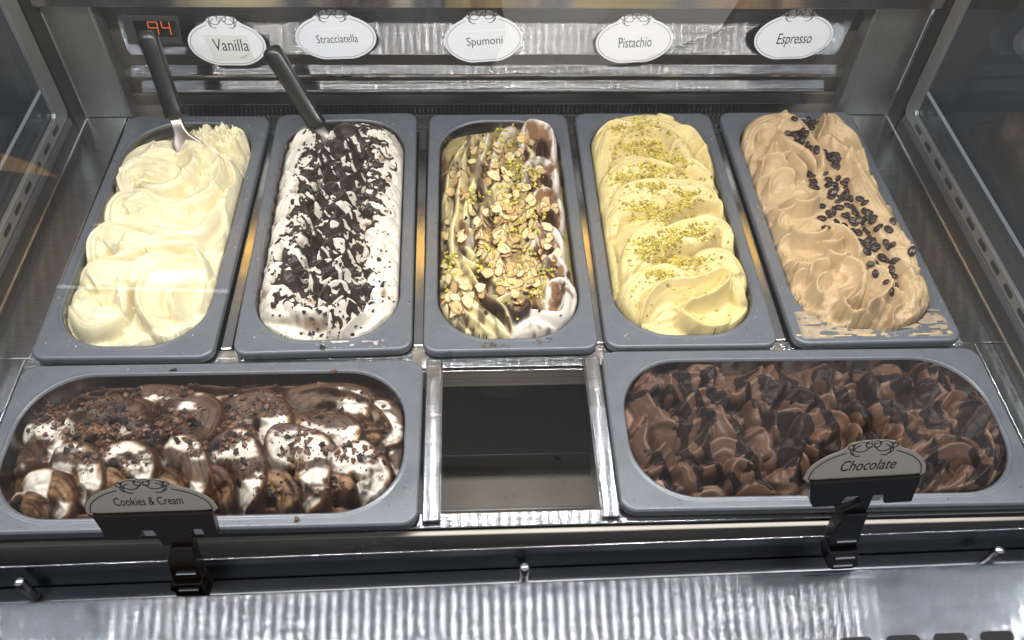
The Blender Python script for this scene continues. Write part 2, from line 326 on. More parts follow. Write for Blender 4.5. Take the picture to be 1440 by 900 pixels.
# ------------------------------------------------------------------ room lights and an added veil panel mirrored by the front glass
GN = np.array([0, -.531, -.0]) ; GN = np.array([0, -(.50 + .031), (.399 - .23)]); GN = np.array([0, -.9529, .3033])
def mirrored(px, dist):
    d = ray(*px); d /= np.linalg.norm(d); P0 = np.array([0, -.3990, -.031]); t = ((P0 - CAMC) @ GN) / (d @ GN); P = CAMC + d * t; rd = d - 2 * (d @ GN) * GN; return P + rd * dist
def room_lamp(name, pxs, dist, col, e, lab):
    V = [mirrored(p, dist) for p in pxs]; c = np.mean(V, 0); o = empty(name, tuple(c)); tag(o, lab, 'room lamp'); m = pm(name, col, .5, emis=e)
    n_ = np.cross(V[1] - V[0], V[2] - V[0]); n_ /= np.linalg.norm(n_); W_ = [v_ - c for v_ in V]; k = len(V)
    if n_ @ (np.array([c[0] * .3, -.37, .1]) - c) < 0: n_ = -n_
    link('diffuser', meshpy('diffuser', W_, [tuple(range(k))]), o, m)
    B_ = [v_ * 1.06 - n_ * .012 for v_ in W_] + [v_ * 1.06 - n_ * .04 for v_ in W_]
    link('housing', meshpy('housing', B_, [tuple(range(k)), tuple(range(k, 2 * k))[::-1]] + [(i, (i + 1) % k, k + (i + 1) % k, k + i) for i in range(k)]), o, M_alu)
room_lamp('wall_lamp', [(128, 318), (190, 300), (268, 322), (180, 314)], 2.2, (1, .86, .55), 5.0, 'warm slanted lamp reflected over the vanilla')
room_lamp('tube_lamp', [(210, 383), (290, 380), (292, 398), (205, 402)], 2.2, (.95, .97, 1), 4.5, 'short white tube lamp reflected over the vanilla')
room_lamp('tube_lamp', [(80, 402), (322, 408), (322, 413), (80, 406)], 2.2, (.9, .95, 1), 3.5, 'thin long white tube lamp reflected over the vanilla')
room_lamp('amber_lamp', [(0, 215), (50, 232), (82, 250), (0, 240)], 2.2, (1, .62, .28), 1.6, 'amber wall lamp reflected at the left side of the glass')
room_lamp('veil_panel', [(702, -20), (1060, -30), (1010, 45), (880, 92), (692, 97), (712, 50)], 2.8, (1, .97, .9), 1.7, 'glowing panel added for the pale veil at the top of the glass')  # unseen emissive panel, shaped to lay a pale haze across the glass
# ------------------------------------------------------------------ pans
HW, HL, OW, OL, OR = .0825, .180, .0705, .1665, .055
def pan_loops(hx, hy, ox, oy):
    S = [rrect(hx - .0022, hy - .0022, .012, -.0095), rrect(hx - .0004, hy - .0004, .0135, -.0090), rrect(hx, hy, .0135, -.0075), rrect(hx, hy, .0135, -.0022), rrect(hx - .0007, hy - .0007, .013, -.0007), rrect(hx - .0022, hy - .0022, .012, 0), rrect(hx - .0032, hy - .0032, .0115, 0), rrect(ox + .0042, oy + .0042, OR + .004, 0.0),
         rrect(ox + .0028, oy + .0028, OR + .003, 0.0), rrect(ox + .0014, oy + .0014, OR + .001, .0007), rrect(ox, oy, OR, .0002), rrect(ox - .0008, oy - .0008, OR, -.002)]
    B = [rrect(ox - .0008, oy - .0008, OR, -.002), rrect(ox - .0010, oy - .0010, OR, -.010), rrect(ox - .0030, oy - .0030, OR, -.0125), rrect(ox - .0042, oy - .0042, OR, -.022), rrect(ox - .010, oy - .010, OR - .006, -.112), rrect(ox - .022, oy - .022, OR - .014, -.120)]
    return S, B
pan_lab = {1: 'grey rimmed steel pan holding pale yellow vanilla gelato', 2: 'grey rimmed steel pan holding white gelato under chocolate flakes', 3: 'grey rimmed steel pan of spumoni with brown specks on its front rim',
           4: 'grey rimmed steel pan holding green pistachio gelato', 5: 'grey rimmed steel pan of tan espresso gelato smeared over its front rim', 6: 'wide grey rimmed pan with brown and white cookie gelato, front left', 7: 'wide grey rimmed pan with dark chocolate gelato, front right'}
PO = {}
for k, (x, y, r) in pans.items():
    hx, hy, ox, oy = (HW, HL, OW, OL) if k < 6 else (HL, HW, OL, OW)
    o = empty('gelato_pan', (x, y, 0), (0, 0, r)); tag(o, pan_lab[k], 'gelato pan', 'gelato pans set into the case'); PO[k] = o
    S, B = pan_loops(hx, hy, ox, oy)
    loft('rim', S, M_rim, o, False, False); loft('basin', B, M_basin, o, False, True)

# ------------------------------------------------------------------ noise
def _h(ix, iy, s):
    n = (ix.astype(np.int64) * 374761393 + iy.astype(np.int64) * 668265263 + s * 1442695041) & 0xffffffff
    n = ((n ^ (n >> 13)) * 1274126177) & 0xffffffff; n = n ^ (n >> 16); return (n & 0xffff) / 65535.
def vn(x, y, s=0):
    x = np.asarray(x, float); y = np.asarray(y, float); ix = np.floor(x); iy = np.floor(y); fx = x - ix; fy = y - iy
    fx = fx * fx * fx * (fx * (fx * 6 - 15) + 10); fy = fy * fy * fy * (fy * (fy * 6 - 15) + 10)
    a = _h(ix, iy, s); b = _h(ix + 1, iy, s); c = _h(ix, iy + 1, s); d = _h(ix + 1, iy + 1, s)
    return (a * (1 - fx) + b * fx) * (1 - fy) + (c * (1 - fx) + d * fx) * fy
def fbm(x, y, s=0, o=4):
    t = 0; a = .5; n = 0
    for i in range(o): t = t + a * vn(x * 2 ** i, y * 2 ** i, s + i * 17); n += a; a *= .5
    return t / n
def sstep(a, b, x): t = np.clip((x - a) / (b - a), 0, 1); return t * t * (3 - 2 * t)
def blur(A, n=1):
    for _ in range(n):
        P = np.pad(A, ((1, 1), (1, 1)) + ((0, 0),) * (A.ndim - 2), 'edge')
        A = (P[:-2, 1:-1] + P[2:, 1:-1] + 2 * P[1:-1, 1:-1]) / 4; P = np.pad(A, ((1, 1), (1, 1)) + ((0, 0),) * (A.ndim - 2), 'edge'); A = (P[1:-1, :-2] + P[1:-1, 2:] + 2 * P[1:-1, 1:-1]) / 4
    return A
PROF = {'c': lambda t: np.sqrt(np.clip(1 - t * t, 0, 1)), 'v': lambda t: np.clip(1 - t, 0, 1) ** 1.8, 'l': lambda t: np.clip(1 - t, 0, 1), 's': lambda t: .5 + .5 * np.cos(np.pi * np.clip(t, 0, 1)), 'q': lambda t: np.clip(1 - t, 0, 1) ** 1.25, 'x': lambda t: np.clip(1 - t ** 4, 0, 1)}
class Gel:
    """a gelato surface: a height field over the pan opening, sculpted by spatula strokes"""
    gain = 1.15
    def __init__(s, k, org, sc, zc, z0, dome, col, res=.00085):
        s.k = k; s.org = org; s.sc = sc; s.zc = zc; s.cx, s.cy, s.r = pans[k]
        s.ox, s.oy = (OW, OL) if k < 6 else (OL, OW); s.ox -= .0012; s.oy -= .0012
        s.res = res; s.xs = np.arange(-s.ox - res, s.ox + 2 * res, res); s.ys = np.arange(-s.oy - res, s.oy + 2 * res, res)
        s.X, s.Y = np.meshgrid(s.xs, s.ys, indexing='ij')
        qx = np.abs(s.X) - (s.ox - OR); qy = np.abs(s.Y) - (s.oy - OR)
        s.sd = np.minimum(np.maximum(qx, qy), 0) + np.hypot(np.maximum(qx, 0), np.maximum(qy, 0)) - OR
        s.base = z0 + dome * (1 - np.exp(s.sd / .016))
        s.H = s.base + .003 * (fbm(s.X * 60, s.Y * 60, k) - .5)
        s.C = np.ones(s.X.shape + (3,)) * np.array(col); s.seed = k * 100
    def loc(s, p, z=None, raw=False):
        x, y = (p[0], p[1]) if raw else (s.org[0] + p[0] / s.sc, s.org[1] + p[1] / s.sc)
        P = atz(x, y, s.zc if z is None else z); dx, dy = P[0] - s.cx, P[1] - s.cy; c, n = math.cos(-s.r), math.sin(-s.r)
        return np.array([dx * c - dy * n, dx * n + dy * c])
    def geo(s, pts, px=True, n=8):
        P = np.array([s.loc(p) for p in pts]) if px else np.array(pts, float)
        if len(P) == 2: P = np.array([P[0], P.mean(0), P[1]])
        return catmull(P, n)
    def dist(s, Q, rad):
        i0, i1 = np.searchsorted(s.xs, [Q[:, 0].min() - rad, Q[:, 0].max() + rad]); j0, j1 = np.searchsorted(s.ys, [Q[:, 1].min() - rad, Q[:, 1].max() + rad])
        if i1 - i0 < 2 or j1 - j0 < 2: return None
        X = s.X[i0:i1, j0:j1]; Y = s.Y[i0:i1, j0:j1]
        best = np.full(X.shape, 1e9); sg = np.ones(X.shape); S = np.zeros(X.shape); L = np.r_[0, np.cumsum(np.hypot(*np.diff(Q, axis=0).T))]
        for a in range(len(Q) - 1):
            p = Q[a]; d = Q[a + 1] - p; l2 = d @ d + 1e-14
            rx = X - p[0]; ry = Y - p[1]; t = np.clip((rx * d[0] + ry * d[1]) / l2, 0, 1)
            ex = rx - t * d[0]; ey = ry - t * d[1]; D = ex * ex + ey * ey; m = D < best
            best = np.where(m, D, best); S = np.where(m, L[a] + t * math.sqrt(l2), S); sg = np.where(m, np.sign(d[0] * ry - d[1] * rx), sg)
        return (slice(i0, i1), slice(j0, j1)), np.sqrt(best) * sg, S, L[-1]
    def st(s, pts, wl, kl, wr, kr, h, z=0., col=None, px=True, te=.3, rid=.0005, cn=.35, tw=.45):
        """one spatula stroke: crest line pts, gentle or steep flank on each side (mm), crest height (mm)"""
        s.seed += 1; wl *= .001; wr *= .001; h *= .001
        Q = s.geo(pts, px); r = s.dist(Q, max(wl, wr))
        if r is None: return
        sl, d, S, L = r; t = S / L
        e = np.clip(np.minimum(t, 1 - t) / te, 0, 1); e = np.sqrt(e * (2 - e)); wf = (1 - tw) + tw * e
        w = np.where(d > 0, wl, wr) * wf; u = np.abs(d) / w
        wob = 1 + .16 * (vn(S * 60, d * 90, s.seed) - .5)
        pr = np.where(d > 0, PROF[kl](u), PROF[kr](u)); ins = u < 1
        rg = (vn(d * 900 + 50, S * 25, s.seed) - .5) * rid * 2 + (vn(d * 350 + 9, S * 12, s.seed + 5) - .5) * rid * 2.5
        h *= s.gain
        new = s.base[sl] + z * .001 + h * (.25 + .75 * e) * pr * wob + rg * np.minimum(1, pr * 2)
        H = s.H[sl]; m = ins & (new > H)
        if col is not None:
            q = np.clip(d / w, -1, 1) + cn * (vn(d * 700 + 3, S * 22, s.seed + 9) - .5) * 2 + .5 * cn * (fbm(s.X[sl] * 220, s.Y[sl] * 220, s.seed, 3) - .5)
            q = np.clip(d / w, -1, 1) + cn * 1.3 * (vn(d * 420 + 3, S * 70, s.seed + 9) - .5) + cn * 2.4 * (fbm(s.X[sl] * 130, s.Y[sl] * 130, s.seed, 4) - .5); qs = [c[0] for c in col]; cc = np.stack([np.interp(q, qs, [c[1][i] for c in col]) for i in range(3)], -1)
            s.C[sl] = np.where(m[..., None], cc, s.C[sl])
        s.H[sl] = np.where(m, new, H)
    def groove(s, pts, w, h, px=True, kind='s'):
        w *= .001; h *= .001; Q = s.geo(pts, px); r = s.dist(Q, w)
        if r is None: return
        sl, d, S, L = r; t = S / L; e = np.sqrt(np.clip(np.minimum(t, 1 - t) / .25, 0, 1)); s.H[sl] -= h * e * PROF[kind](np.clip(np.abs(d) / w, 0, 1))
    def add(s, pts, wl, kl, wr, kr, h, px=True, rid=.0):
        wl *= .001; wr *= .001; h *= .001; Q = s.geo(pts, px); r = s.dist(Q, max(wl, wr))
        if r is None: return
        sl, d, S, L = r; t = S / L; e = np.clip(np.minimum(t, 1 - t) / .4, 0, 1); e = e * (2 - e); w = np.where(d > 0, wl, wr) * (.5 + .5 * e); u = np.abs(d) / w
        s.H[sl] += h * e * np.where(d > 0, PROF[kl](u), PROF[kr](u)) * (u < 1)
    def ruffle(s, n, ang, spread, ln, h, wd=9, seed=1, ymin=-1, ymax=1):
        rr = np.random.default_rng(seed)
        for _ in range(n):
            x = rr.uniform(-s.ox, s.ox) * .92; y = rr.uniform(max(-s.oy, ymin), min(s.oy, ymax)) * .95; a = R_(rr.normal(ang, spread)); l = ln * .001 * rr.uniform(.6, 1.4); b = rr.uniform(-.5, .5) * l
            c, n_ = math.cos(a), math.sin(a); P = [(x + t * l * c - b * (1 - 4 * t * t) * n_, y + t * l * n_ + b * (1 - 4 * t * t) * c) for t in (-.5, -.25, 0, .25, .5)]
            if rr.random() < .5: s.add(P, wd * rr.uniform(.7, 1.3), 'v', 2.0, 'c', h * rr.uniform(.5, 1.3), px=False)
            else: s.add(P, 2.0, 'c', wd * rr.uniform(.7, 1.3), 'v', h * rr.uniform(.5, 1.3), px=False)
    def arc(s, c, r, a0, a1, h, win=None, wout=None, col=None, z=0., kin='v', kout='q', px=True, ell=1.):
        """crescent fold: centre c, radius r mm, bowl inside, steep outside"""
        c = s.loc(c) if px else np.array(c); rr = r * .001
        P = [(c[0] + rr * math.cos(R_(a)), c[1] + rr * ell * math.sin(R_(a))) for a in np.linspace(a0, a1, 7)]
        s.st(P, win or r * 1.0, kin, wout or r * .35, kout, h, z, col, px=False)
    def finish(s, nb=1, edge=.010, fine=.0004, us=.45):
        s.H = s.H + us * (s.H - blur(s.H, 12)); s.H = s.H + us * .5 * (s.H - blur(s.H, 3))
        s.H += fine * 2 * (fbm(s.X * 260, s.Y * 260, s.k + 40, 3) - .5)
        s.H = blur(s.H, nb); s.C = blur(s.C, 1)
        e = np.clip(-s.sd, 0, None); cap = -.006 + .040 * np.sqrt(np.clip(e / edge, 0, 1)) * 1.0
        k_ = .003; s.H = -k_ * np.log(np.exp(-s.H / k_) + np.exp(-cap / k_))
        s.H = np.where(s.sd > -.0009, np.minimum(s.H, -.03), s.H)
        s.gx, s.gy = np.gradient(s.H, s.res)
    def hz(s, x, y, A=None):
        A = s.H if A is None else A; i = np.clip((np.asarray(x) - s.xs[0]) / s.res, 0, len(s.xs) - 2); j = np.clip((np.asarray(y) - s.ys[0]) / s.res, 0, len(s.ys) - 2)
        a = i.astype(int); b = j.astype(int); u = i - a; v = j - b
        return (A[a, b] * (1 - u) + A[a + 1, b] * u) * (1 - v) + (A[a, b + 1] * (1 - u) + A[a + 1, b + 1] * u) * v
    def nrm(s, x, y): n = Vector((-float(s.hz(x, y, s.gx)), -float(s.hz(x, y, s.gy)), 1)); n.normalize(); return n
    def hit(s, p, raw=False):
        z = s.zc
        for _ in range(6):
            q = s.loc(p, z, raw); z = z * .3 + .7 * float(s.hz(q[0], q[1])); z = max(z, -.01)
        return s.loc(p, z, raw)
    def world(s, x, y, z=0): c, n = math.cos(s.r), math.sin(s.r); return Vector((s.cx + x * c - y * n, s.cy + x * n + y * c, z))
    def grid_mesh(s, name, Z, keep, C):
        nx, ny = s.X.shape; idx = np.arange(nx * ny).reshape(nx, ny)
        q = np.stack([idx[:-1, :-1], idx[1:, :-1], idx[1:, 1:], idx[:-1, 1:]], -1)
        k = keep[:-1, :-1] & keep[1:, :-1] & keep[1:, 1:] & keep[:-1, 1:]; q = q[k]
        used = np.unique(q); mp = np.zeros(nx * ny, int); mp[used] = np.arange(len(used)); q = mp[q]
        co = np.stack([s.X, s.Y, Z], -1).reshape(-1, 3)[used]; c4 = np.c_[C.reshape(-1, 3)[used], np.ones(len(used))]
        me = bpy.data.meshes.new(name); me.vertices.add(len(co)); me.vertices.foreach_set('co', co.astype(np.float32).ravel())
        me.loops.add(q.size); me.loops.foreach_set('vertex_index', q.ravel().astype(np.int32)); me.polygons.add(len(q)); me.polygons.foreach_set('loop_start', np.arange(0, q.size, 4, dtype=np.int32)); me.polygons.foreach_set('loop_total', np.full(len(q), 4, np.int32)); me.polygons.foreach_set('use_smooth', np.ones(len(q), bool))
        me.update(calc_edges=True); me.validate()
        a = me.color_attributes.new('Col', 'FLOAT_COLOR', 'POINT'); a.data.foreach_set('color', np.clip(c4, 0, 1).astype(np.float32).ravel())
        return me
    def place(s, o): o.location = (s.cx, s.cy, 0); o.rotation_euler = (0, 0, s.r); return o
    def build(s, name, mat): return s.place(link(name, s.grid_mesh(name, s.H, s.sd < -.0002, s.C), None, mat))
    def layer(s, name, M, mat, col, t=.0011, cvar=.25):
        """a poured layer lying on the gelato where M > 0"""
        off = t * np.clip(M / .12, -1, 1); Z = blur(s.H, 1) + np.where(off > 0, np.sqrt(np.clip(M / .12, 0, 1)) * t, off)
        C = np.ones(s.C.shape) * np.array(col) * (1 + cvar * (fbm(s.X * 200, s.Y * 200, 77, 3) - .5))[..., None]
        return s.place(link(name, s.grid_mesh(name, Z, (M > -.12) & (s.sd < -.002), C), None, mat))

def crumbs(g, name, P, size, mat, cols, lab, cat, flat=.6, sink=.25):
    """many tiny crumbs, one countless mass"""
    T = np.array([(1, 0, 0), (-1, 0, 0), (0, 1, 0), (0, -1, 0), (0, 0, 1), (0, 0, -1), ]) * 1.0
    F = [(0, 2, 4), (2, 1, 4), (1, 3, 4), (3, 0, 4), (2, 0, 5), (1, 2, 5), (3, 1, 5), (0, 3, 5)]
    V = []; FF = []; CC = []
    for p in P:
        sz = size * rng.uniform(.55, 1.3); z = float(g.hz(p[0], p[1])); E = np.array(Euler(rng.uniform(0, 6.28, 3) * np.array([.3, .3, 1])).to_matrix())
        t = T * rng.uniform(.6, 1.25, (6, 3)) + rng.uniform(-.25, .25, (6, 3)); t[:, 2] *= flat
        q = (t * sz / 2) @ E.T + np.array([p[0], p[1], z + sz * flat * (.5 - sink)]); b = len(V); V += q.tolist(); FF += [tuple(b + i for i in f_) for f_ in F]
        c = np.array(cols[rng.integers(len(cols))]) * rng.uniform(.8, 1.2); CC += [(*c, 1)] * 6
    me = meshpy(name, V, FF); a = me.color_attributes.new('Col', 'FLOAT_COLOR', 'POINT'); a.data.foreach_set('color', np.clip(np.array(CC), 0, 1).astype(np.float32).ravel())
    o = g.place(link(name, me, None, mat)); tag(o, lab, cat, kind='stuff'); return o
def put(g, me, name, p, rotz=None, lift=0., tilt=.25, scale=1.):
    o = bpy.data.objects.new(name, me); COL.objects.link(o); n = g.nrm(p[0], p[1]); n = (n + Vector((random.uniform(-tilt, tilt), random.uniform(-tilt, tilt), .25))).normalized()
    rz = random.uniform(0, 6.28) if rotz is None else rotz
    q = n.to_track_quat('Z', 'Y').to_matrix() @ Euler((0, 0, rz)).to_matrix(); m = Euler((0, 0, g.r)).to_matrix() @ q
    z = float(g.hz(p[0], p[1])); W = g.world(p[0], p[1], z) + n * lift; o.matrix_world = Matrix.Translation(W) @ m.to_4x4() @ Matrix.Diagonal((scale, scale, scale, 1)); return o
def inpoly(x, y, P):
    c = False; j = len(P) - 1
    for i in range(len(P)):
        if (P[i][1] > y) != (P[j][1] > y) and x < (P[j][0] - P[i][0]) * (y - P[i][1]) / (P[j][1] - P[i][1]) + P[i][0]: c = not c
        j = i
    return c
def scatter(poly, n, dens=None):
    P = np.array(poly); out = []
    while len(out) < n:
        x, y = rng.uniform(P[:, 0].min(), P[:, 0].max()), rng.uniform(P[:, 1].min(), P[:, 1].max())
        if inpoly(x, y, poly) and (dens is None or rng.random() < dens(x, y)): out.append((x, y))
    return out
# ================================================================== GELATO
VAN = (.79, .71, .46); CRM = (.74, .67, .56); WHT = (.76, .69, .60); PIS = (.80, .70, .40); PISD = (.58, .47, .22); ESP = (.53, .38, .21)
BRN = (.060, .026, .012); DBR = (.028, .012, .007); TAN = (.32, .19, .095); MLK = (.102, .052, .031)
def smear(P, rx, ry, n, seed=0): pass
# ---- 1 vanilla
g = G1 = Gel(1, (80, 150), 2.571, .018, -.012, .022, VAN)
S = g.st
S([(45, 745), (80, 800), (150, 832), (250, 815), (330, 800), (420, 810), (500, 760)], 10, 'c', 14, 'v', 6, 0)
S([(60, 815), (150, 858), (300, 862), (430, 845), (520, 770)], 14, 'v', 6, 'c', 5, 0)
S([(640, 200), (635, 300), (620, 400), (600, 480), (570, 560), (550, 640)], 8, 'c', 14, 'c', 6, 0)
S([(680, 190), (660, 290), (635, 400), (600, 520), (570, 620)], 6, 'c', 10, 'v', 5, 0)
S([(215, 205), (255, 170), (330, 150), (435, 135)], 10, 'c', 30, 'c', 11, 2)
S([(225, 295), (212, 250), (235, 212), (300, 195), (370, 205), (440, 230), (480, 270)], 6, 'v', 22, 'c', 12, 2)
S([(300, 270), (350, 300), (420, 290), (470, 250), (500, 200), (480, 160), (435, 132)], 26, 'v', 8, 'c', 14, 2)
S([(435, 130), (505, 155), (570, 185), (592, 230), (570, 290), (500, 340), (400, 368)], 9, 'c', 24, 'v', 16, 2)
S([(560, 165), (612, 188), (640, 235), (612, 300), (600, 350), (607, 400), (580, 445), (545, 480)], 9, 'c', 22, 'v', 15, 0)
S([(155, 395), (180, 345), (240, 315), (330, 322), (400, 352), (480, 345)], 8, 'v', 28, 'c', 14, 1)
S([(155, 415), (220, 425), (300, 442), (400, 468), (500, 455), (560, 400), (600, 330)], 24, 'v', 9, 'c', 15, 1)
S([(95, 530), (108, 475), (165, 445), (240, 452), (310, 478), (400, 480)], 7, 'v', 26, 'c', 15, 1)
S([(118, 585), (200, 565), (270, 538), (330, 515), (430, 505), (520, 480)], 22, 'v', 7, 'c', 15, 0)
S([(65, 618), (108, 590), (190, 580), (290, 588), (360, 560), (440, 530)], 8, 'v', 26, 'c', 16, 1)
S([(320, 530), (345, 550), (360, 590)], 8, 'v', 8, 'v', 17, 0)
S([(480, 500), (520, 560), (525, 640), (500, 700)], 8, 'c', 18, 'v', 15, 0)
S([(235, 745), (246, 665), (285, 602), (345, 560), (430, 535)], 20, 'v', 7, 'c', 17, 1)
S([(345, 790), (308, 735), (320, 660), (370, 605), (450, 572), (540, 552)], 6, 'c', 24, 'v', 19, 2)
S([(38, 690), (62, 745), (110, 778), (175, 768), (232, 735)], 26, 'c', 8, 'c', 14, 1)
S([(318, 775), (380, 803), (440, 778), (515, 748), (548, 700), (545, 620), (560, 560)], 22, 'v', 6, 'c', 16, 0)
S([(430, 745), (425, 700), (450, 650), (520, 600)], 7, 'c', 16, 'v', 17, 0)
for a in [[(400, 760), (375, 700), (400, 640), (470, 600)], [(150, 760), (190, 700), (210, 640), (260, 590)], [(250, 250), (300, 235), (360, 250)], [(520, 300), (560, 260), (560, 220)], [(280, 520), (200, 500), (150, 520)], [(330, 400), (420, 410), (500, 390)], [(220, 360), (300, 365), (380, 390)], [(100, 650), (160, 630), (230, 620)], [(420, 300), (460, 250), (450, 190)]]:
    g.groove(a, 3.5, 1.3)
g.ruffle(34, 15, 30, 34, 2.6, 10, 11, -.15, .10)
# broken, crumbly lump at the back
lump = [g.loc(p) for p in [(480, 60), (510, 30), (530, 60), (600, 60), (640, 75), (690, 110), (690, 165), (620, 175), (540, 160), (470, 110)]]
M = np.zeros(g.X.shape); c = np.mean(lump, 0)
D = np.hypot((g.X - c[0]) / .042, (g.Y - c[1]) / .026)
L_ = sstep(1.0, .55, D + .5 * (fbm(g.X * 90, g.Y * 90, 5) - .5)); g.H = np.maximum(g.H, -.008 + L_ * (.017 + .016 * fbm(g.X * 150, g.Y * 150, 9) + .006 * np.abs(vn(g.X * 420, g.Y * 420, 3) - .5)))
D2 = np.hypot((g.X + .042) / .040, (g.Y - .148) / .034); g.H -= .022 * sstep(1.0, .6, D2)      # scooped out corner shows the steel
g.C *= (1 - .0 * D[..., None]); g.C[..., 2] *= 1 + .20 * (fbm(g.X * 40, g.Y * 40, 3) - .45)
g.finish(1, us=.75); V1 = g.build('vanilla_gelato', M_gel); tag(V1, 'pale yellow vanilla gelato heaped in soft spatula folds', 'gelato')

# ---- 2 stracciatella
g = G2 = Gel(2, (330, 150), 2.571, .018, -.012, .022, CRM)
S = g.st
cs = [(-1, TAN), (-.7, CRM), (0, WHT), (1, CRM)]
for i, (x, y) in enumerate([(190, 135), (172, 195), (155, 250), (152, 300), (135, 365), (118, 440), (108, 520), (84, 600), (88, 690)]):
    w = 24 + 4 * math.sin(i * 1.7)
    S([(x, y), (x + 55, y - 35), (x + 110, y - 20), (x + 140, y + 45)], 6, 'v', w, 'c', 15 + 3 * math.sin(i * 2.3), 0, cs)
    S([(x + 4, y + 8), (x + 50, y + 40), (x + 105, y + 45), (x + 150, y + 10)], 12, 'v', 6, 'c', 12, 0, cs)
for i, (x, y) in enumerate([(330, 120), (300, 190), (320, 260), (290, 330), (310, 400), (280, 470), (300, 540), (270, 610), (300, 680), (330, 740)]):
    S([(x, y + 45), (x + 20, y + 5), (x + 60, y - 25), (x + 120, y - 30)], 7, 'v', 20, 'v', 19 + 3 * math.sin(i * 1.3), 0, cs)
    S([(x + 30, y + 60), (x + 90, y + 25), (x + 150, y - 10)], 9, 'v', 9, 'v', 17, 0, cs)
for i, (x, y) in enumerate([(560, 120), (600, 170), (606, 235), (600, 300), (603, 360), (606, 430), (600, 500), (596, 570), (600, 640), (596, 710)]):
    S([(x - 130, y + 25), (x - 80, y - 25), (x - 25, y - 28), (x, y + 8), (x - 20, y + 50)], 7, 'c', 22, 'c', 14 + 2 * math.sin(i * 1.9), 0, cs)
S([(85, 720), (90, 770), (170, 830), (300, 845), (330, 800)], 22, 'c', 7, 'c', 10, 0, cs)
S([(100, 790), (200, 820), (330, 810), (400, 840)], 8, 'v', 8, 'c', 12, 0, [(-1, (.30, .19, .11)), (1, (.45, .3, .18))])
S([(400, 835), (500, 815), (570, 760), (600, 700)], 26, 'c', 8, 'c', 14, 0, cs)
S([(170, 690), (220, 730), (300, 740), (380, 720)], 16, 'v', 8, 'c', 17, 0, cs)
g.ruffle(60, 40, 45, 26, 3.0, 8, 12)
D2 = np.hypot((g.X + .030) / .045, (g.Y - .152) / .028); g.H -= .020 * sstep(1.0, .55, D2)
D3 = np.hypot((g.X - .025) / .05, (g.Y - .145) / .03); g.H += .008 * sstep(1.1, .3, D3) * fbm(g.X * 130, g.Y * 130, 6)
sp = vn(g.X * 420, g.Y * 420, 12); g.C = g.C * (1 - .75 * sstep(.86, .93, sp) * sstep(.5, .6, vn(g.X * 60, g.Y * 60, 2)))[..., None]
g.finish(1); tag(g.build('stracciatella_gelato', M_gel), 'white gelato in small peaked folds below a black spatula', 'gelato')
# dark chocolate broken over it
cx = .002 + .008 * np.sin(g.Y * 22); wd = .060
band = sstep(1.15, .45, np.abs(g.X - cx) / wd) * sstep(.166, .142, g.Y) * sstep(-.160, -.125, g.Y + .012 * np.sin(g.X * 90))
wx = g.X + .010 * (fbm(g.X * 45, g.Y * 45, 31) - .5); wy = g.Y + .014 * (fbm(g.X * 45, g.Y * 45, 37) - .5)
r1 = 1 - np.abs(vn(wx * 62 + 20, wy * 150 + wx * 60, 41) * 2 - 1); r2 = 1 - np.abs(vn(wx * 140, wy * 210 - wx * 60, 47) * 2 - 1)
M = (r1 * .62 + r2 * .42) * (.52 + .48 * band) + .10 * np.exp(-(g.X / .028) ** 2) * band - .645 + .10 * (fbm(g.X * 160, g.Y * 160, 8) - .5)
M = np.where(band < .03, -1, M)
tag(g.layer('chocolate_drizzle', M, M_drz, (.032, .018, .013), .0026, .6), 'jagged dark chocolate drizzle hardened over the white gelato', 'chocolate drizzle')
POLY2 = [tuple(g.loc(p)) for p in [(240, 130), (330, 110), (520, 110), (600, 220), (600, 560), (590, 690), (480, 740), (400, 830), (230, 780), (140, 640), (160, 470), (180, 300)]]
bd = lambda x, y: max(.10, math.exp(-((x - .004) / .040) ** 2))
P = scatter(POLY2, 800, bd)
crumbs(g, 'chocolate_crumbs', P, .0036, M_crumb, [(.028, .016, .012), (.04, .022, .016), (.022, .013, .011)], 'dark chocolate crumbs scattered thickly down the white gelato', 'chocolate crumbs', .6)
P = [tuple(q) for q in scatter([tuple(g.loc(p)) for p in [(120, 250), (590, 150), (600, 700), (400, 830), (100, 760)]], 120)]
crumbs(g, 'chocolate_specks', P, .0018, M_crumb, [(.05, .03, .02), (.1, .05, .03)], 'tiny brown chocolate specks in the pale folds of the white gelato', 'chocolate specks', .4)

# ---- 3 spumoni
g = G3 = Gel(3, (590, 150), 2.571, .018, -.012, .018, (.40, .30, .13))
S = g.st
ps = [(-1, DBR), (-.72, BRN), (-.5, PISD), (.1, PIS), (.6, PIS), (.85, TAN), (1, BRN)]
ws = [(-1, BRN), (-.6, (.30, .16, .07)), (-.1, TAN), (.25, WHT), (1, WHT)]
wb = [(-1, WHT), (-.3, WHT), (0, TAN), (.3, BRN), (1, BRN)]
# inner and lower material first, upper strands last
for i in range(26):
    x = 90 + rng.uniform(0, 380); y = 120 + i * 26
    S([(x, y), (x + rng.uniform(10, 50), y + 50), (x + rng.uniform(-20, 60), y + 110)], 8, 'v', 8, 'c', rng.uniform(9, 15), 0, [ps, ws, ps][i % 3])
S([(185, 85), (150, 140), (110, 200), (100, 290), (95, 380), (80, 450)], 8, 'v', 8, 'c', 9, 0, ps)
S([(210, 80), (170, 160), (150, 260), (140, 360), (120, 440), (130, 540), (180, 640)], 9, 'v', 7, 'c', 14, 0, ps)
S([(245, 85), (215, 150), (200, 250), (170, 330), (160, 420), (205, 440)], 9, 'c', 8, 'v', 15, 0, [(-1, WHT), (-.6, PIS), (0, (.75, .66, .34)), (.6, PIS), (.8, BRN), (1, DBR)])
S([(255, 90), (240, 160), (210, 240)], 6, 'v', 6, 'c', 17, 0, [(-1, WHT), (1, PIS)])
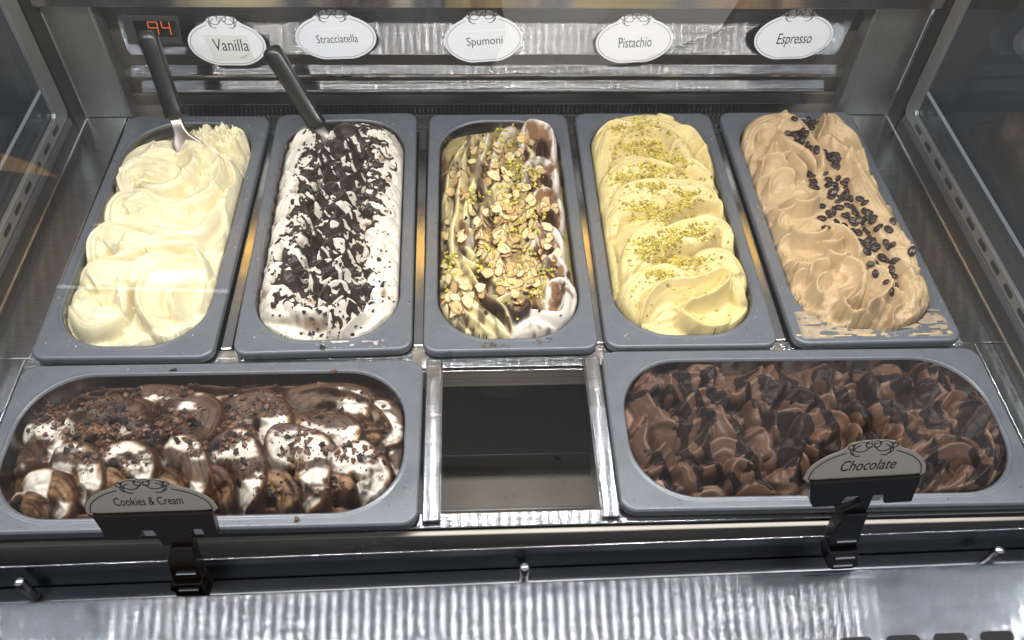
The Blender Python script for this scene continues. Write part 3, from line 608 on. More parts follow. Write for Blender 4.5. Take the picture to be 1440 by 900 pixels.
S([(300, 260), (250, 340), (225, 420), (240, 520)], 7, 'v', 9, 'c', 15, 0, ps)
S([(130, 500), (170, 560), (240, 600), (300, 650)], 12, 'v', 7, 'c', 16, 0, ps)
S([(75, 580), (130, 620), (170, 700), (250, 760), (330, 800)], 12, 'c', 8, 'v', 15, 0, ps)
S([(80, 660), (140, 700), (210, 760), (300, 810), (330, 805)], 14, 'v', 6, 'c', 14, 0, ps)
S([(110, 770), (180, 790), (250, 830)], 14, 'c', 8, 'c', 9, 0, ps)
S([(160, 560), (230, 680), (300, 720), (340, 770)], 10, 'v', 5, 'c', 18, 0, ps)
S([(210, 650), (260, 700), (310, 690), (340, 660)], 6, 'v', 8, 'v', 16, 0, ps)
S([(350, 60), (300, 100), (270, 170), (250, 250)], 6, 'c', 12, 'v', 15, 0, ws)
# right hand petals, white lip with a browned bowl
for (x, y, w, h, hh) in [(440, 60, 80, 130, 20), (455, 200, 75, 100, 19), (470, 310, 65, 110, 18), (480, 440, 70, 130, 17), (500, 545, 55, 90, 16), (520, 620, 50, 90, 15)]:
    x += rng.uniform(-16, 12); w *= rng.uniform(.8, 1.15); h *= rng.uniform(.85, 1.2)
    cc = [(-1, BRN), (-.75, (.22, .10, .045)), (-.35, TAN), (-.12, (.26, .13, .06)), (-.02, WHT), (1, WHT)]
    S([(x - w * .95, y + h * .75), (x - w * .75, y + h * .2), (x - w * .1, y - h * .02), (x + w * .55, y + h * .18), (x + w * .7, y + h * .75)], 7, 'c', 20, 'v', hh, 0, cc, cn=.4)
    S([(x - w * .3, y + h * .85), (x + w * .1, y + h * .55), (x + w * .5, y + h * .75)], 8, 'c', 7, 'v', hh * .8, 0, [(-1, DBR), (0, BRN), (1, (.2, .1, .05))])
S([(380, 720), (450, 735), (520, 720), (530, 640), (520, 570)], 12, 'v', 9, 'c', 17, 0, [(-1, WHT), (.2, WHT), (.5, TAN), (1, BRN)])
S([(340, 790), (420, 770), (500, 790), (550, 760)], 16, 'c', 12, 'c', 13, 0, [(-1, TAN), (-.7, WHT), (1, WHT)])
S([(560, 600), (565, 680), (545, 750), (470, 820)], 5, 'c', 7, 'c', 12, 0, [(-1, BRN), (0, WHT), (1, DBR)])
S([(540, 560), (530, 640), (550, 700)], 5, 'c', 5, 'c', 16, 0, [(-1, DBR), (1, BRN)])
S([(300, 700), (350, 740), (385, 725), (380, 690)], 8, 'v', 7, 'c', 18, 0, [(-1, DBR), (0, BRN), (1, TAN)])
pt = sstep(.55, .66, fbm(g.X * 55, g.Y * 75, 131, 4)) * sstep(.0, .02, g.X); g.C = g.C * (1 - .8 * pt[..., None]) + np.array((.10, .045, .02)) * .8 * pt[..., None]
pt = sstep(.60, .66, fbm(g.X * 110, g.Y * 22, 137, 4)) * sstep(.005, -.02, g.X); g.C = g.C * (1 - .75 * pt[..., None]) + np.array((.07, .03, .014)) * .75 * pt[..., None]
D2 = np.hypot((g.X + .035) / .036, (g.Y - .158) / .020); g.H -= .02 * sstep(1.1, .6, D2)
g.finish(1); tag(g.build('spumoni_gelato', M_gel), 'spumoni gelato of green strands, white petals and brown chocolate folds', 'gelato')

# ---- 4 pistachio
g = G4 = Gel(4, (810, 150), 2.571, .018, -.010, .022, (.68, .555, .25))
S = g.st
S([(62, 220), (58, 140), (95, 80), (180, 52), (280, 42), (370, 68), (430, 110)], 7, 'c', 26, 'c', 13, 1)
S([(330, 100), (400, 90), (450, 130), (480, 190), (492, 250)], 7, 'c', 20, 'v', 15, 1)
S([(170, 120), (260, 100), (330, 130), (380, 190), (400, 240)], 18, 'c', 12, 'v', 16, 0)
S([(350, 195), (420, 212), (480, 245), (500, 300)], 8, 'v', 14, 'c', 14, 1)
S([(100, 325), (92, 270), (140, 225), (215, 205), (300, 225), (370, 235)], 6, 'c', 24, 'c', 15, 0)
S([(120, 320), (160, 300), (230, 290), (330, 290), (420, 290), (495, 305), (535, 360)], 14, 'v', 22, 'c', 16, 0)
S([(102, 440), (100, 385), (150, 345), (240, 328), (330, 330)], 6, 'c', 22, 'c', 15, 0)
S([(250, 420), (290, 425), (360, 390), (440, 350), (520, 350), (536, 380)], 16, 'v', 7, 'c', 18, 0)
S([(60, 430), (110, 460), (130, 520), (155, 600)], 8, 'c', 8, 'c', 10, 0)
S([(170, 600), (175, 545), (215, 480), (270, 450), (350, 450)], 6, 'c', 24, 'c', 16, 0)
S([(235, 590), (232, 520), (300, 470), (390, 440), (480, 420), (560, 440), (575, 500)], 9, 'v', 20, 'c', 17, 0)
S([(300, 580), (300, 530), (350, 500), (430, 510), (480, 480), (520, 440)], 12, 'v', 8, 'c', 18, 0)
S([(165, 600), (240, 620), (340, 605), (430, 640), (480, 600), (500, 560)], 10, 'v', 6, 'c', 15, 0)
S([(420, 560), (470, 545), (540, 540), (600, 590), (610, 640)], 7, 'c', 22, 'c', 16, 0)
S([(170, 750), (160, 690), (185, 640), (250, 610), (330, 605), (420, 640)], 6, 'c', 26, 'c', 16, 1)
S([(235, 750), (255, 700), (320, 655), (410, 650), (490, 625), (535, 610), (545, 650), (500, 690), (430, 710), (385, 725)], 8, 'v', 16, 'v', 19, 1)
S([(440, 580), (520, 600), (590, 640), (628, 685)], 6, 'v', 14, 'c', 14, 0)
S([(380, 720), (410, 750), (480, 775), (560, 770), (610, 740), (628, 690)], 20, 'v', 6, 'c', 17, 0)
S([(245, 745), (300, 790), (380, 800), (480, 795), (560, 780)], 16, 'v', 6, 'c', 14, 0)
S([(190, 770), (260, 810), (360, 822), (440, 815), (500, 808)], 14, 'c', 6, 'c', 9, 0)
S([(120, 620), (150, 700), (185, 770)], 8, 'c', 8, 'c', 8, 0)
for a in [[(270, 730), (330, 690), (420, 685), (500, 660)], [(260, 760), (340, 740), (400, 760), (480, 790)], [(200, 690), (240, 650), (300, 635)], [(130, 280), (180, 250), (240, 240)], [(140, 400), (190, 370), (260, 360)], [(400, 320), (470, 330), (510, 350)], [(200, 560), (230, 520), (280, 490)], [(420, 120), (450, 170), (470, 220)]]: g.groove(a, 3, 1.0)
g.ruffle(30, 20, 28, 38, 2.4, 10, 14)
g.C *= (.96 + .1 * fbm(g.X * 30, g.Y * 30, 3))[..., None]
g.finish(1, us=.8); tag(g.build('pistachio_gelato', M_gel), 'smooth pale green pistachio gelato in broad swirled ribbons', 'gelato')
den = lambda x, y: 1.0
zig = [(150, 75, 34, 24), (240, 75, 44, 26), (190, 140, 60, 34), (270, 150, 70, 40), (290, 200, 80, 46), (180, 260, 64, 26), (280, 275, 90, 34), (370, 220, 60, 22), (400, 330, 60, 30), (240, 370, 70, 28), (300, 400, 80, 24), (380, 390, 60, 30), (440, 460, 60, 30), (350, 470, 60, 30), (270, 500, 70, 30), (330, 560, 60, 50), (300, 600, 60, 24), (400, 560, 80, 22), (240, 530, 30, 24)]
P = []
for (x, y, sx, sy) in zig:
    n = int(sx * sy / 13)
    for _ in range(n): P.append(tuple(g.hit((x + rng.normal(0, sx * .46), y + rng.normal(0, sy * .60)))))
for _ in range(150): P.append(tuple(g.hit((rng.uniform(120, 560), rng.uniform(60, 800)))))
P = [p for p in P if abs(p[0]) < .063 and abs(p[1]) < .155]
crumbs(g, 'pistachio_crumbs', P, .0039, M_crumb, [(.60, .49, .07), (.70, .58, .14), (.46, .40, .05), (.62, .50, .14), (.34, .25, .06)], 'chopped yellow green pistachio crumbs down the middle of the smooth green gelato', 'pistachio crumbs', .7)

# ---- 5 espresso
g = G5 = Gel(5, (1020, 150), 2.571, .020, -.008, .022, ESP)
S = g.st
S([(345, 30), (400, 80), (465, 118), (486, 180), (520, 250)], 9, 'c', 26, 'v', 19, 1)
S([(330, 110), (400, 150), (450, 200), (490, 280), (540, 360), (600, 440), (650, 520)], 24, 'c', 14, 'v', 16, 0)
S([(500, 250), (530, 330), (590, 420), (650, 500), (690, 560), (698, 600)], 9, 'c', 22, 'c', 17, 1)
S([(430, 130), (470, 220), (520, 300), (560, 370)], 8, 'v', 14, 'v', 18, 0)
S([(698, 590), (720, 650), (745, 700), (730, 750), (660, 790)], 9, 'c', 24, 'c', 16, 0)
S([(620, 560), (660, 620), (690, 690), (690, 760)], 14, 'c', 10, 'v', 17, 0)
S([(345, 34), (350, 80), (330, 130)], 8, 'v', 8, 'v', 20, 0)
S([(55, 110), (75, 65), (130, 38), (210, 38), (255, 62), (300, 110)], 8, 'c', 26, 'c', 15, 0)
AR = [(95, 120, 12, 60, 230), (160, 110, 13, 30, 200), (210, 150, 13, 20, 190), (120, 190, 13, 60, 240), (180, 210, 14, 10, 190), (240, 190, 12, 0, 170), (150, 260, 12, 50, 230), (210, 270, 14, 10, 190), (150, 330, 11, 60, 250), (215, 340, 13, 180, 340), (270, 330, 17, 190, 380), (185, 400, 11, 70, 260), (250, 400, 15, 80, 280), (300, 440, 17, 150, 340), (190, 460, 11, 90, 270), (250, 480, 13, 60, 240), (230, 530, 12, 180, 340), (310, 520, 18, 180, 350), (370, 480, 12, 200, 360), (400, 530, 12, 180, 330), (250, 590, 12, 80, 260), (300, 620, 14, 60, 240), (350, 600, 12, 30, 200), (420, 610, 20, 250, 420), (380, 650, 14, 60, 230), (270, 660, 12, 90, 260), (310, 700, 13, 70, 240), (520, 640, 19, 270, 440), (470, 700, 13, 150, 330), (420, 720, 14, 180, 340), (350, 740, 11, 60, 230), (560, 740, 12, 40, 220), (620, 700, 14, 20, 200), (600, 770, 11, 160, 330), (500, 770, 11, 180, 350), (660, 740, 11, 60, 240), (170, 560, 9, 90, 260), (120, 240, 9, 90, 260)]
for i, (x, y, r, a0, a1) in enumerate(AR): g.arc((x, y), r, a0, a1, 13 + 4 * math.sin(i * 2.1) + (2 if x > 250 else 0), r * 1.15, r * .42)
S([(175, 105), (230, 150), (280, 180), (330, 230)], 12, 'v', 6, 'c', 18, 0); S([(260, 60), (290, 120), (330, 180), (350, 230)], 8, 'c', 12, 'v', 17, 0)
S([(220, 180), (250, 215), (290, 250)], 5, 'c', 12, 'v', 18, 0)
S([(350, 440), (430, 470), (470, 520), (480, 560)], 9, 'v', 10, 'v', 17, 0); S([(450, 470), (500, 560), (560, 620)], 8, 'v', 12, 'v', 16, 0)
S([(420, 560), (480, 600), (480, 680), (440, 705)], 7, 'c', 14, 'v', 18, 0)
for a in [[(560, 600), (620, 640), (650, 720)], [(470, 180), (500, 240), (540, 300)], [(440, 170), (460, 240), (500, 300)]]: g.groove(a, 2.5, 1.2)
g.ruffle(75, 50, 50, 24, 3.4, 9, 15)
rough = sstep(-.128, -.150, g.Y + .006 * np.sin(g.X * 80)); g.H += rough * .004 * (fbm(g.X * 300, g.Y * 300, 5, 3) - .5)
g.C = g.C * (1 - .35 * (rough * sstep(.48, .62, fbm(g.X * 240, g.Y * 240, 8, 3)))[..., None])
g.finish(1, edge=.008); tag(g.build('espresso_gelato', M_gel), 'tan espresso gelato with curled spatula folds on its left', 'gelato')

# ---- 6 cookies and cream (crop coordinates are full-picture pixels)
g = G6 = Gel(6, (0, 0), 1., .004, -.024, .016, (.10, .05, .022))
S = g.st
BR2 = (.10, .045, .021)
sk = [(-1, DBR), (-.5, BRN), (0, BR2), (.4, TAN), (.6, BRN), (1, BR2)]
sk2 = [(-1, BRN), (-.4, TAN), (0, CRM), (.35, BR2), (1, BRN)]
for i in range(46):
    x = rng.uniform(20, 560); y = rng.uniform(545, 735); l = rng.uniform(25, 55)
    S([(x - l, y + rng.uniform(-8, 8)), (x, y + rng.uniform(-10, 6)), (x + l, y + rng.uniform(-8, 8))], 9, 'v', 7, 'c', rng.uniform(5, 9), 0, [sk, sk2][i % 2], cn=.7)
for (a, b) in [((300, 722), (560, 700)), ((280, 712), (540, 715)), ((60, 725), (300, 733)), ((330, 704), (520, 702))]: S([a, ((a[0] + b[0]) / 2, (a[1] + b[1]) / 2 + 3), b], 4, 'c', 5, 'c', 8, 0, sk, cn=.6)
for (a, b) in [((120, 545), (330, 536)), ((150, 552), (300, 548)), ((330, 540), (500, 542)), ((260, 558), (480, 552)), ((90, 560), (200, 553))]: S([a, ((a[0] + b[0]) / 2, (a[1] + b[1]) / 2 - 2), b], 5, 'c', 5, 'v', 10, 0, sk2, cn=.6)
def petal(x, y, w, h, hh, lean=0., dark=.0):
    w *= rng.uniform(.88, 1.15); h *= rng.uniform(.9, 1.12); x += rng.uniform(-4, 4); jx, jy = rng.uniform(-.12, .12, 2)
    """a teardrop scoop: brown rolled edge outside, white face, browned bowl on the lower left"""
    face = [(-1, BRN), (-.86, BR2), (-.72, TAN), (-.58, CRM), (-.20, WHT), (-.06, CRM), (.0, TAN), (.12, BRN), (1, DBR)]
    bowl = [(-1, BRN), (-.5, BR2), (-.1, TAN), (.2, BRN), (1, DBR)]
    S([(x - w * .48, y - h * .20), (x - w * (.1 + jx), y - h * (.50 + jy)), (x + w * (.32 + jy), y - h * .44), (x + w * .52, y - h * (.05 + jx)), (x + w * .40, y + h * .38), (x + w * .10, y + h * .52)], 7, 'c', 26 * w / 70, 'c', hh, 0, face, cn=.12, te=.15, tw=.3)
    S([(x - w * .45, y - h * .05), (x - w * .15, y + h * .05), (x + w * .02, y + h * .28), (x - w * .02, y + h * .52)], 4.5, 'c', 20 * w / 70, 'c', hh * .88, 0, [(-1, DBR), (-.7, BRN), (-.3, TAN), (-.05, BR2), (.2, DBR), (1, BRN)], cn=.35, te=.2)
for p in [(150, 590, 90, 60, 14), (215, 560, 80, 44, 13), (262, 588, 85, 66, 17), (358, 592, 95, 70, 17), (450, 570, 130, 52, 15), (455, 612, 90, 56, 15), (530, 590, 70, 60, 14), (50, 620, 80, 60, 12)]: petal(*p)
S([(200, 545), (260, 560), (300, 570), (330, 600)], 8, 'c', 10, 'v', 16, 0, sk2, cn=.4)
S([(400, 560), (450, 552), (510, 565), (545, 600), (500, 605)], 6, 'c', 16, 'v', 18, 0, [(-1, BRN), (-.7, CRM), (-.3, TAN), (0, BR2), (.3, DBR), (1, BRN)], cn=.3)
S([(60, 640), (90, 610), (110, 585), (160, 570), (215, 580)], 5, 'c', 12, 'v', 15, 0, sk2, cn=.5)
for p in [(60, 690, 80, 60, 13), (105, 672, 80, 74, 18), (182, 662, 72, 76, 18), (258, 664, 76, 88, 19), (332, 662, 80, 90, 20), (418, 664, 86, 86, 20), (496, 664, 90, 84, 20), (548, 640, 40, 90, 12)]: petal(*p)
S([(560, 560), (568, 610), (560, 660), (520, 705)], 4, 'c', 6, 'c', 9, 0, sk, cn=.5)
g.ruffle(50, 0, 60, 24, 2.6, 8, 16)
gz = sstep(.475, .53, fbm(g.X * 26 + g.Y * 20, g.Y * 95, 91, 4) + .15 * sstep(-.02, .03, g.Y) - .07 * sstep(-.01, -.035, g.Y) - .03 * sstep(-.02, .08, g.X))
mott = fbm(g.X * 170, g.Y * 170, 95, 3)[..., None]; glz = np.array(BRN) * (.35 + 1.2 * mott) * (1 - mott * .0) 
g.C = g.C * (1 - .95 * gz[..., None]) + glz * .95 * gz[..., None]; g.C *= (.78 + .44 * fbm(g.X * 90, g.Y * 90, 97, 4))[..., None]
ww = g.X * 60 + 2.2 * fbm(g.X * 40, g.Y * 40, 201); hh_ = g.Y * 120 + 2.6 * fbm(g.X * 40, g.Y * 40, 207)
ln = 1 - np.abs(2 * vn(ww, hh_, 211) - 1); lm = sstep(.86, .95, ln) * sstep(.40, .5, fbm(g.X * 30, g.Y * 30, 213)); g.C = g.C * (1 - .9 * lm[..., None]) + np.array((.04, .017, .009)) * .9 * lm[..., None]
g.finish(1, edge=.012, fine=.0005, us=.8); tag(g.build('cookies_and_cream_gelato', M_gelm), 'white and brown marbled gelato with a front row of teardrop scoops', 'gelato')

# ---- 7 chocolate
g = G7 = Gel(7, (860, 490), 2.483, .004, -.022, .018, MLK)
S = g.st
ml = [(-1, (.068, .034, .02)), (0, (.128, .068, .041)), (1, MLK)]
S([(45, 160), (60, 260), (90, 370), (140, 430), (240, 500)], 10, 'c', 14, 'v', 10, 0, [(-1, (.30, .17, .11)), (1, (.34, .20, .14))])
for r, (y0, hh) in enumerate([(75, 15), (165, 16), (255, 17), (345, 16), (430, 15), (500, 12)]):
    for i in range(11):
        x = 120 + i * 118 + rng.uniform(-40, 40) + 55 * (r % 2); y = y0 + rng.uniform(-28, 28); w_ = rng.uniform(55, 105); an = rng.normal(.1, .55); c_, s_ = math.cos(an), math.sin(an)
        R2 = lambda dx, dy: (x + dx * c_ - dy * s_, y + dx * s_ + dy * c_)
        k_ = rng.random(); b_ = rng.uniform(-14, 14)
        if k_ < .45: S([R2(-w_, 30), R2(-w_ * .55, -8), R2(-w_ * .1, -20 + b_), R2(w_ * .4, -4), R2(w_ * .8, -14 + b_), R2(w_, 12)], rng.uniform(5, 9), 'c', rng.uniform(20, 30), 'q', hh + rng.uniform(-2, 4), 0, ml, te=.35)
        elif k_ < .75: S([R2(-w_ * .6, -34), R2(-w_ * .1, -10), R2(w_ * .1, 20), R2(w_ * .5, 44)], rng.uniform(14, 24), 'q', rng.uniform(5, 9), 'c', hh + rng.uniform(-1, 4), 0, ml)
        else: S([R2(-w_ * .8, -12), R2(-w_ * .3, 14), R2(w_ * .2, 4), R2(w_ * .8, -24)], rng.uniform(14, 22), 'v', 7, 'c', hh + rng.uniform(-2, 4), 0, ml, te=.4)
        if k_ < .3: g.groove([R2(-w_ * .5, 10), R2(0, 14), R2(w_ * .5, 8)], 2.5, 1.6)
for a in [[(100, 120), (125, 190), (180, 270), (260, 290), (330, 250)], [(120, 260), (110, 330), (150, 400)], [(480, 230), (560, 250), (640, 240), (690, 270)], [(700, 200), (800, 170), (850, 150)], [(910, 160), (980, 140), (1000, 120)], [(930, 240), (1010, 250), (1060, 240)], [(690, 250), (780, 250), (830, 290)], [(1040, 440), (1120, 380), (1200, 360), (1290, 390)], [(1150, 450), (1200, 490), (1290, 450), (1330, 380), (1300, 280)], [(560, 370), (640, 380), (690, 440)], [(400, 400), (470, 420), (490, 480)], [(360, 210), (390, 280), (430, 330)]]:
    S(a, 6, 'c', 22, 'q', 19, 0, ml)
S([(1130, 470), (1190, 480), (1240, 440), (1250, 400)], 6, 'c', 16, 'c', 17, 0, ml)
S([(1270, 190), (1310, 280), (1350, 360), (1340, 440), (1280, 490)], 5, 'c', 8, 'v', 13, 0, [(-1, (.3, .2, .13)), (1, (.30, .17, .1))])
g.ruffle(50, 10, 50, 34, 2.8, 10, 17)
for i in range(14): g.groove([(150 + i * 88, 60 + 20 * math.sin(i)), (160 + i * 88, 120 + 20 * math.sin(i))], 3, 2.0)
g.finish(1, edge=.012); tag(g.build('chocolate_gelato', M_gelb), 'milk brown chocolate gelato in ruffled ridges behind its name card', 'gelato')
wx = g.X + .030 * (fbm(g.X * 24, g.Y * 24, 61) - .5) * 2 + .25 * g.Y + .007 * np.sin(g.Y * 85 + g.X * 20); wy = g.Y + .016 * (fbm(g.X * 30, g.Y * 30, 67) - .5) * 2
rb = .5 + .5 * np.cos(wx * 2 * np.pi / .034); b2 = fbm(wx * 26, wy * 30, 73, 3)
M = .66 * rb + .95 * b2 - .80 - .5 * sstep(.058, .068, np.abs(g.Y)) - .3 * sstep(-.150, -.162, g.X)
Hs = blur(g.H, 6); M = M - np.clip((g.H - Hs) * 60, -.12, .12)
tag(g.layer('chocolate_sauce', M, M_sauce, (.021, .013, .011), .0010, .2), 'dark chocolate sauce pooled in wavy patches over the chocolate gelato', 'chocolate sauce')
# ================================================================== TOPPINGS
# coffee beans
def bean_mesh():
    bm = bmesh.new(); bmesh.ops.create_uvsphere(bm, u_segments=14, v_segments=9, radius=1)
    for v in bm.verts:
        x, y, z = v.co; z = z * (.62 if z > 0 else .45)
        gz = math.exp(-((y - .12 * math.sin(x * 3)) / .13) ** 2) * (z > .15) * .26
        v.co = Vector((x * .0052, y * .0037, (z - gz) * .0036))
    me = bpy.data.meshes.new('coffee_bean'); bm.to_mesh(me); bm.free(); me.materials.append(M_bean); me.polygons.foreach_set('use_smooth', [True] * len(me.polygons)); return me
BM = bean_mesh(); BMS = [BM]
for i_, c_ in enumerate([(.040, .020, .012), (.020, .010, .008)]):
    b_ = BM.copy(); b_.materials[0] = pm('roasted_bean_tone', c_, .38 + .1 * i_, 0, bump=.3, bscale=400, rvar=.08, cvar=.35); BMS.append(b_)
BP = [(250, 50), (270, 44), (285, 42), (298, 50), (280, 60), (300, 64), (318, 60), (330, 62), (290, 72), (310, 80), (282, 84), (262, 96), (250, 104), (262, 112), (278, 100), (290, 98), (292, 112), (280, 124), (262, 120), (228, 97), (254, 140), (300, 145), (308, 158), (325, 175), (354, 168), (326, 205), (378, 168), (392, 178), (404, 176), (376, 188), (392, 192), (410, 192), (400, 206), (392, 216), (404, 222), (290, 242), (302, 250), (316, 254), (308, 272), (322, 278), (318, 290), (328, 296), (362, 250), (372, 266), (404, 260), (438, 270), (430, 282), (376, 284), (392, 286), (386, 300), (400, 298), (392, 312), (436, 298), (350, 362), (382, 334), (412, 330), (424, 322), (440, 318), (430, 342), (446, 334), (460, 330), (412, 344), (440, 358), (412, 370), (462, 350), (478, 358), (384, 378), (374, 386), (386, 396), (346, 410), (362, 442), (398, 418), (428, 402), (440, 394), (430, 430), (458, 372), (468, 384), (492, 378), (480, 398), (498, 390), (510, 400), (462, 412), (482, 414), (470, 428), (500, 416), (516, 410), (528, 390), (536, 406), (498, 436), (516, 430), (530, 428), (550, 440), (456, 452), (482, 460), (520, 456), (546, 462), (540, 476), (520, 478), (488, 490), (510, 488), (528, 494), (548, 490), (560, 486), (582, 492), (516, 506), (534, 516), (546, 508), (590, 506), (600, 520), (598, 534), (502, 542), (566, 552), (606, 552), (618, 562), (534, 570), (556, 584), (544, 604), (518, 588), (602, 590), (584, 610), (606, 620), (584, 636), (614, 648), (592, 670), (604, 418), (590, 446)]
for i, p in enumerate(BP):
    q = G5.hit(p); o = put(G5, BMS[i % 3], 'coffee_bean', q, None, .0012 + .0016 * (i % 3 == 0), .5, random.uniform(.78, 1.18))
    tag(o, 'glossy dark roasted coffee bean in the ' + ('back' if q[1] > .07 else 'front' if q[1] < -.05 else 'middle') + ' stretch of the trail on the tan gelato', 'coffee bean', 'coffee beans scattered on the espresso gelato')
q = G5.hit((671, 525)); o = put(G5, BM, 'coffee_bean', q, 1.2, .003, .2, 1.15); tag(o, 'lone coffee bean set apart at the right edge of the tan gelato', 'coffee bean', 'coffee beans scattered on the espresso gelato')
# almond flakes
M_alm = pm('almond_flesh', (.74, .62, .32), .5, 0, bump=.15, bscale=300, cvar=.12, sss=.15); M_alm2 = pm('toasted_almond', (.64, .45, .20), .5, 0, bump=.15, bscale=300, cvar=.2); M_almr = pm('almond_skin', (.36, .19, .08), .6, 0)
def flake_mesh(k):
    rr = random.Random(k); n = 14; V = []; F = []; a = .0078 * rr.uniform(.8, 1.1); b = .0046 * rr.uniform(.7, 1.15); cv = rr.uniform(-5, 38); cut = rr.random() < .55; ph = [rr.uniform(.82, 1.12) for _ in range(14)]
    for z in (0, .0007):
        for s_ in (1., .86):
            for i in range(n):
                t = 2 * math.pi * i / n; r_ = (1 - .28 * max(0, math.cos(t)) * abs(math.sin(t))) * ph[i]; x = a * s_ * math.cos(t) * r_; y = b * s_ * math.sin(t) * r_
                if cut and x > a * .3: x = a * .3 + (x - a * .3) * .2
                V.append((x, y, z + cv * (x * x + .5 * y * y) + (0 if s_ == 1 else .0001)))
    top, topi, bo, boi = 2 * n, 3 * n, 0, n
    for i in range(n):
        j = (i + 1) % n; F += [(bo + i, bo + j, top + j, top + i), (top + i, top + j, topi + j, topi + i)]
    F.append(tuple(topi + i for i in range(n))); F.append(tuple(bo + i for i in range(n))[::-1])
    me = meshpy('almond_flake', V, F); me.materials.append([M_alm, M_alm2][k % 3 == 2]); me.materials.append(M_almr)
    for i, p_ in enumerate(me.polygons): p_.material_index = 1 if i < 2 * n else 0; p_.use_smooth = i >= 2 * n
    return me
FM = [flake_mesh(k) for k in range(18)]
flp = [(130, 120, 1), (280, 150, 16), (330, 165, 6), (160, 235, 6), (350, 270, 12), (290, 240, 8), (85, 250, 6), (200, 370, 6), (300, 350, 18), (380, 390, 12), (330, 420, 16), (430, 425, 5), (240, 480, 18), (300, 510, 18), (360, 480, 12), (230, 540, 14), (310, 590, 16), (270, 600, 10), (400, 590, 12), (100, 590, 12), (95, 470, 7), (120, 700, 12), (90, 690, 8), (200, 670, 8), (380, 660, 14), (430, 650, 8), (330, 640, 8), (140, 440, 5), (250, 430, 8), (410, 340, 5), (250, 660, 6), (440, 560, 6), (450, 240, 8), (460, 370, 10), (470, 500, 9), (380, 130, 8), (180, 160, 8), (150, 320, 8)]
for (x, y, n) in flp:
    for _ in range(n):
        q = G3.hit((x + rng.normal(0, 24), y + rng.normal(0, 22)))
        if abs(q[0]) > .063 or abs(q[1]) > .152: continue
        o = put(G3, FM[random.randrange(18)], 'almond_flake', q, None, .0004 + random.random() * .0028, .5, random.uniform(.75, 1.25))
        tag(o, ('browned' if o.data.materials[0] == M_alm2 else 'pale cream') + ' almond flake lying on the ' + ('back third' if q[1] > .055 else 'front third' if q[1] < -.055 else 'middle') + ' of the spumoni gelato', 'almond flake', 'almond flakes on the spumoni gelato')
P = []
for (x, y, n) in [(320, 120, 40), (260, 170, 16), (345, 240, 40), (190, 350, 26), (320, 340, 50), (400, 370, 20), (260, 510, 30), (390, 560, 46), (340, 440, 30), (90, 620, 36), (300, 640, 20), (400, 450, 24), (420, 680, 20), (230, 600, 20), (410, 280, 20), (95, 560, 20), (440, 610, 20)]:
    for _ in range(int(n * 1.3)):
        q = G3.hit((x + rng.normal(0, 22), y + rng.normal(0, 22)))
        if abs(q[0]) < .064 and abs(q[1]) < .155: P.append(tuple(q))
g3o = G3
class _L:  # crumbs settle on top of the flakes
    pass
crumbs(G3, 'pistachio_crumbs', P, .0042, M_crumb, [(.58, .52, .05), (.68, .60, .12), (.46, .44, .05), (.6, .52, .14)], 'yellow green pistachio crumbs among the almond flakes', 'pistachio crumbs', .8, -.5)
P = [tuple(G3.hit((rng.uniform(80, 520), rng.uniform(100, 780)))) for _ in range(34)]; P = [q for q in P if abs(q[0]) < .064 and abs(q[1]) < .155]
crumbs(G3, 'chocolate_crumbs', P, .0052, M_crumb, [(.04, .018, .012)], 'dark chocolate bits among the almond flakes', 'chocolate crumbs', .6, 0)
# cookie chips: larger ones individually, fines as one mass
M_c1 = pm('cocoa_chip', (.12, .055, .030), .5, 0, bump=.3, bscale=500, cvar=.3); M_c2 = pm('dark_cookie_chip', (.020, .012, .010), .75, 0, bump=.5, bscale=500, cvar=.3)
def chip(k, m, s=.0032, fl=.5):
    rr = random.Random(k); bm = bmesh.new()
    for _ in range(9):
        a_ = rr.uniform(0, 6.28); bm.verts.new((s * math.cos(a_) * rr.uniform(.6, 1.15), s * .85 * math.sin(a_) * rr.uniform(.6, 1.15), s * fl * rr.choice((-1, 1)) * rr.uniform(.6, 1)))
    bmesh.ops.convex_hull(bm, input=bm.verts); bmesh.ops.delete(bm, geom=[v for v in bm.verts if not v.link_faces], context='VERTS')
    me = bpy.data.meshes.new('chip'); bm.to_mesh(me); bm.free(); me.materials.append(m); return me
CH = [chip(k, M_c1, .0034, .4) for k in range(8)]; CD = [chip(k + 9, M_c2, .0036, .5) for k in range(6)]
reg = [(60, 590, 40, 24, 40), (120, 560, 50, 14, 26), (150, 600, 60, 22, 60), (200, 610, 40, 14, 30), (110, 630, 30, 16, 16), (240, 590, 30, 16, 18), (215, 555, 50, 12, 16), (330, 600, 24, 20, 34), (360, 570, 40, 14, 24), (300, 630, 30, 12, 18), (420, 630, 30, 14, 22), (480, 640, 30, 16, 20), (440, 590, 40, 14, 16), (530, 630, 18, 40, 18), (380, 690, 30, 14, 10), (170, 650, 40, 10, 14), (270, 620, 20, 10, 12), (500, 560, 40, 12, 8), (350, 650, 20, 14, 6), (460, 680, 30, 14, 6)]
n1 = n2 = 0; FP = []
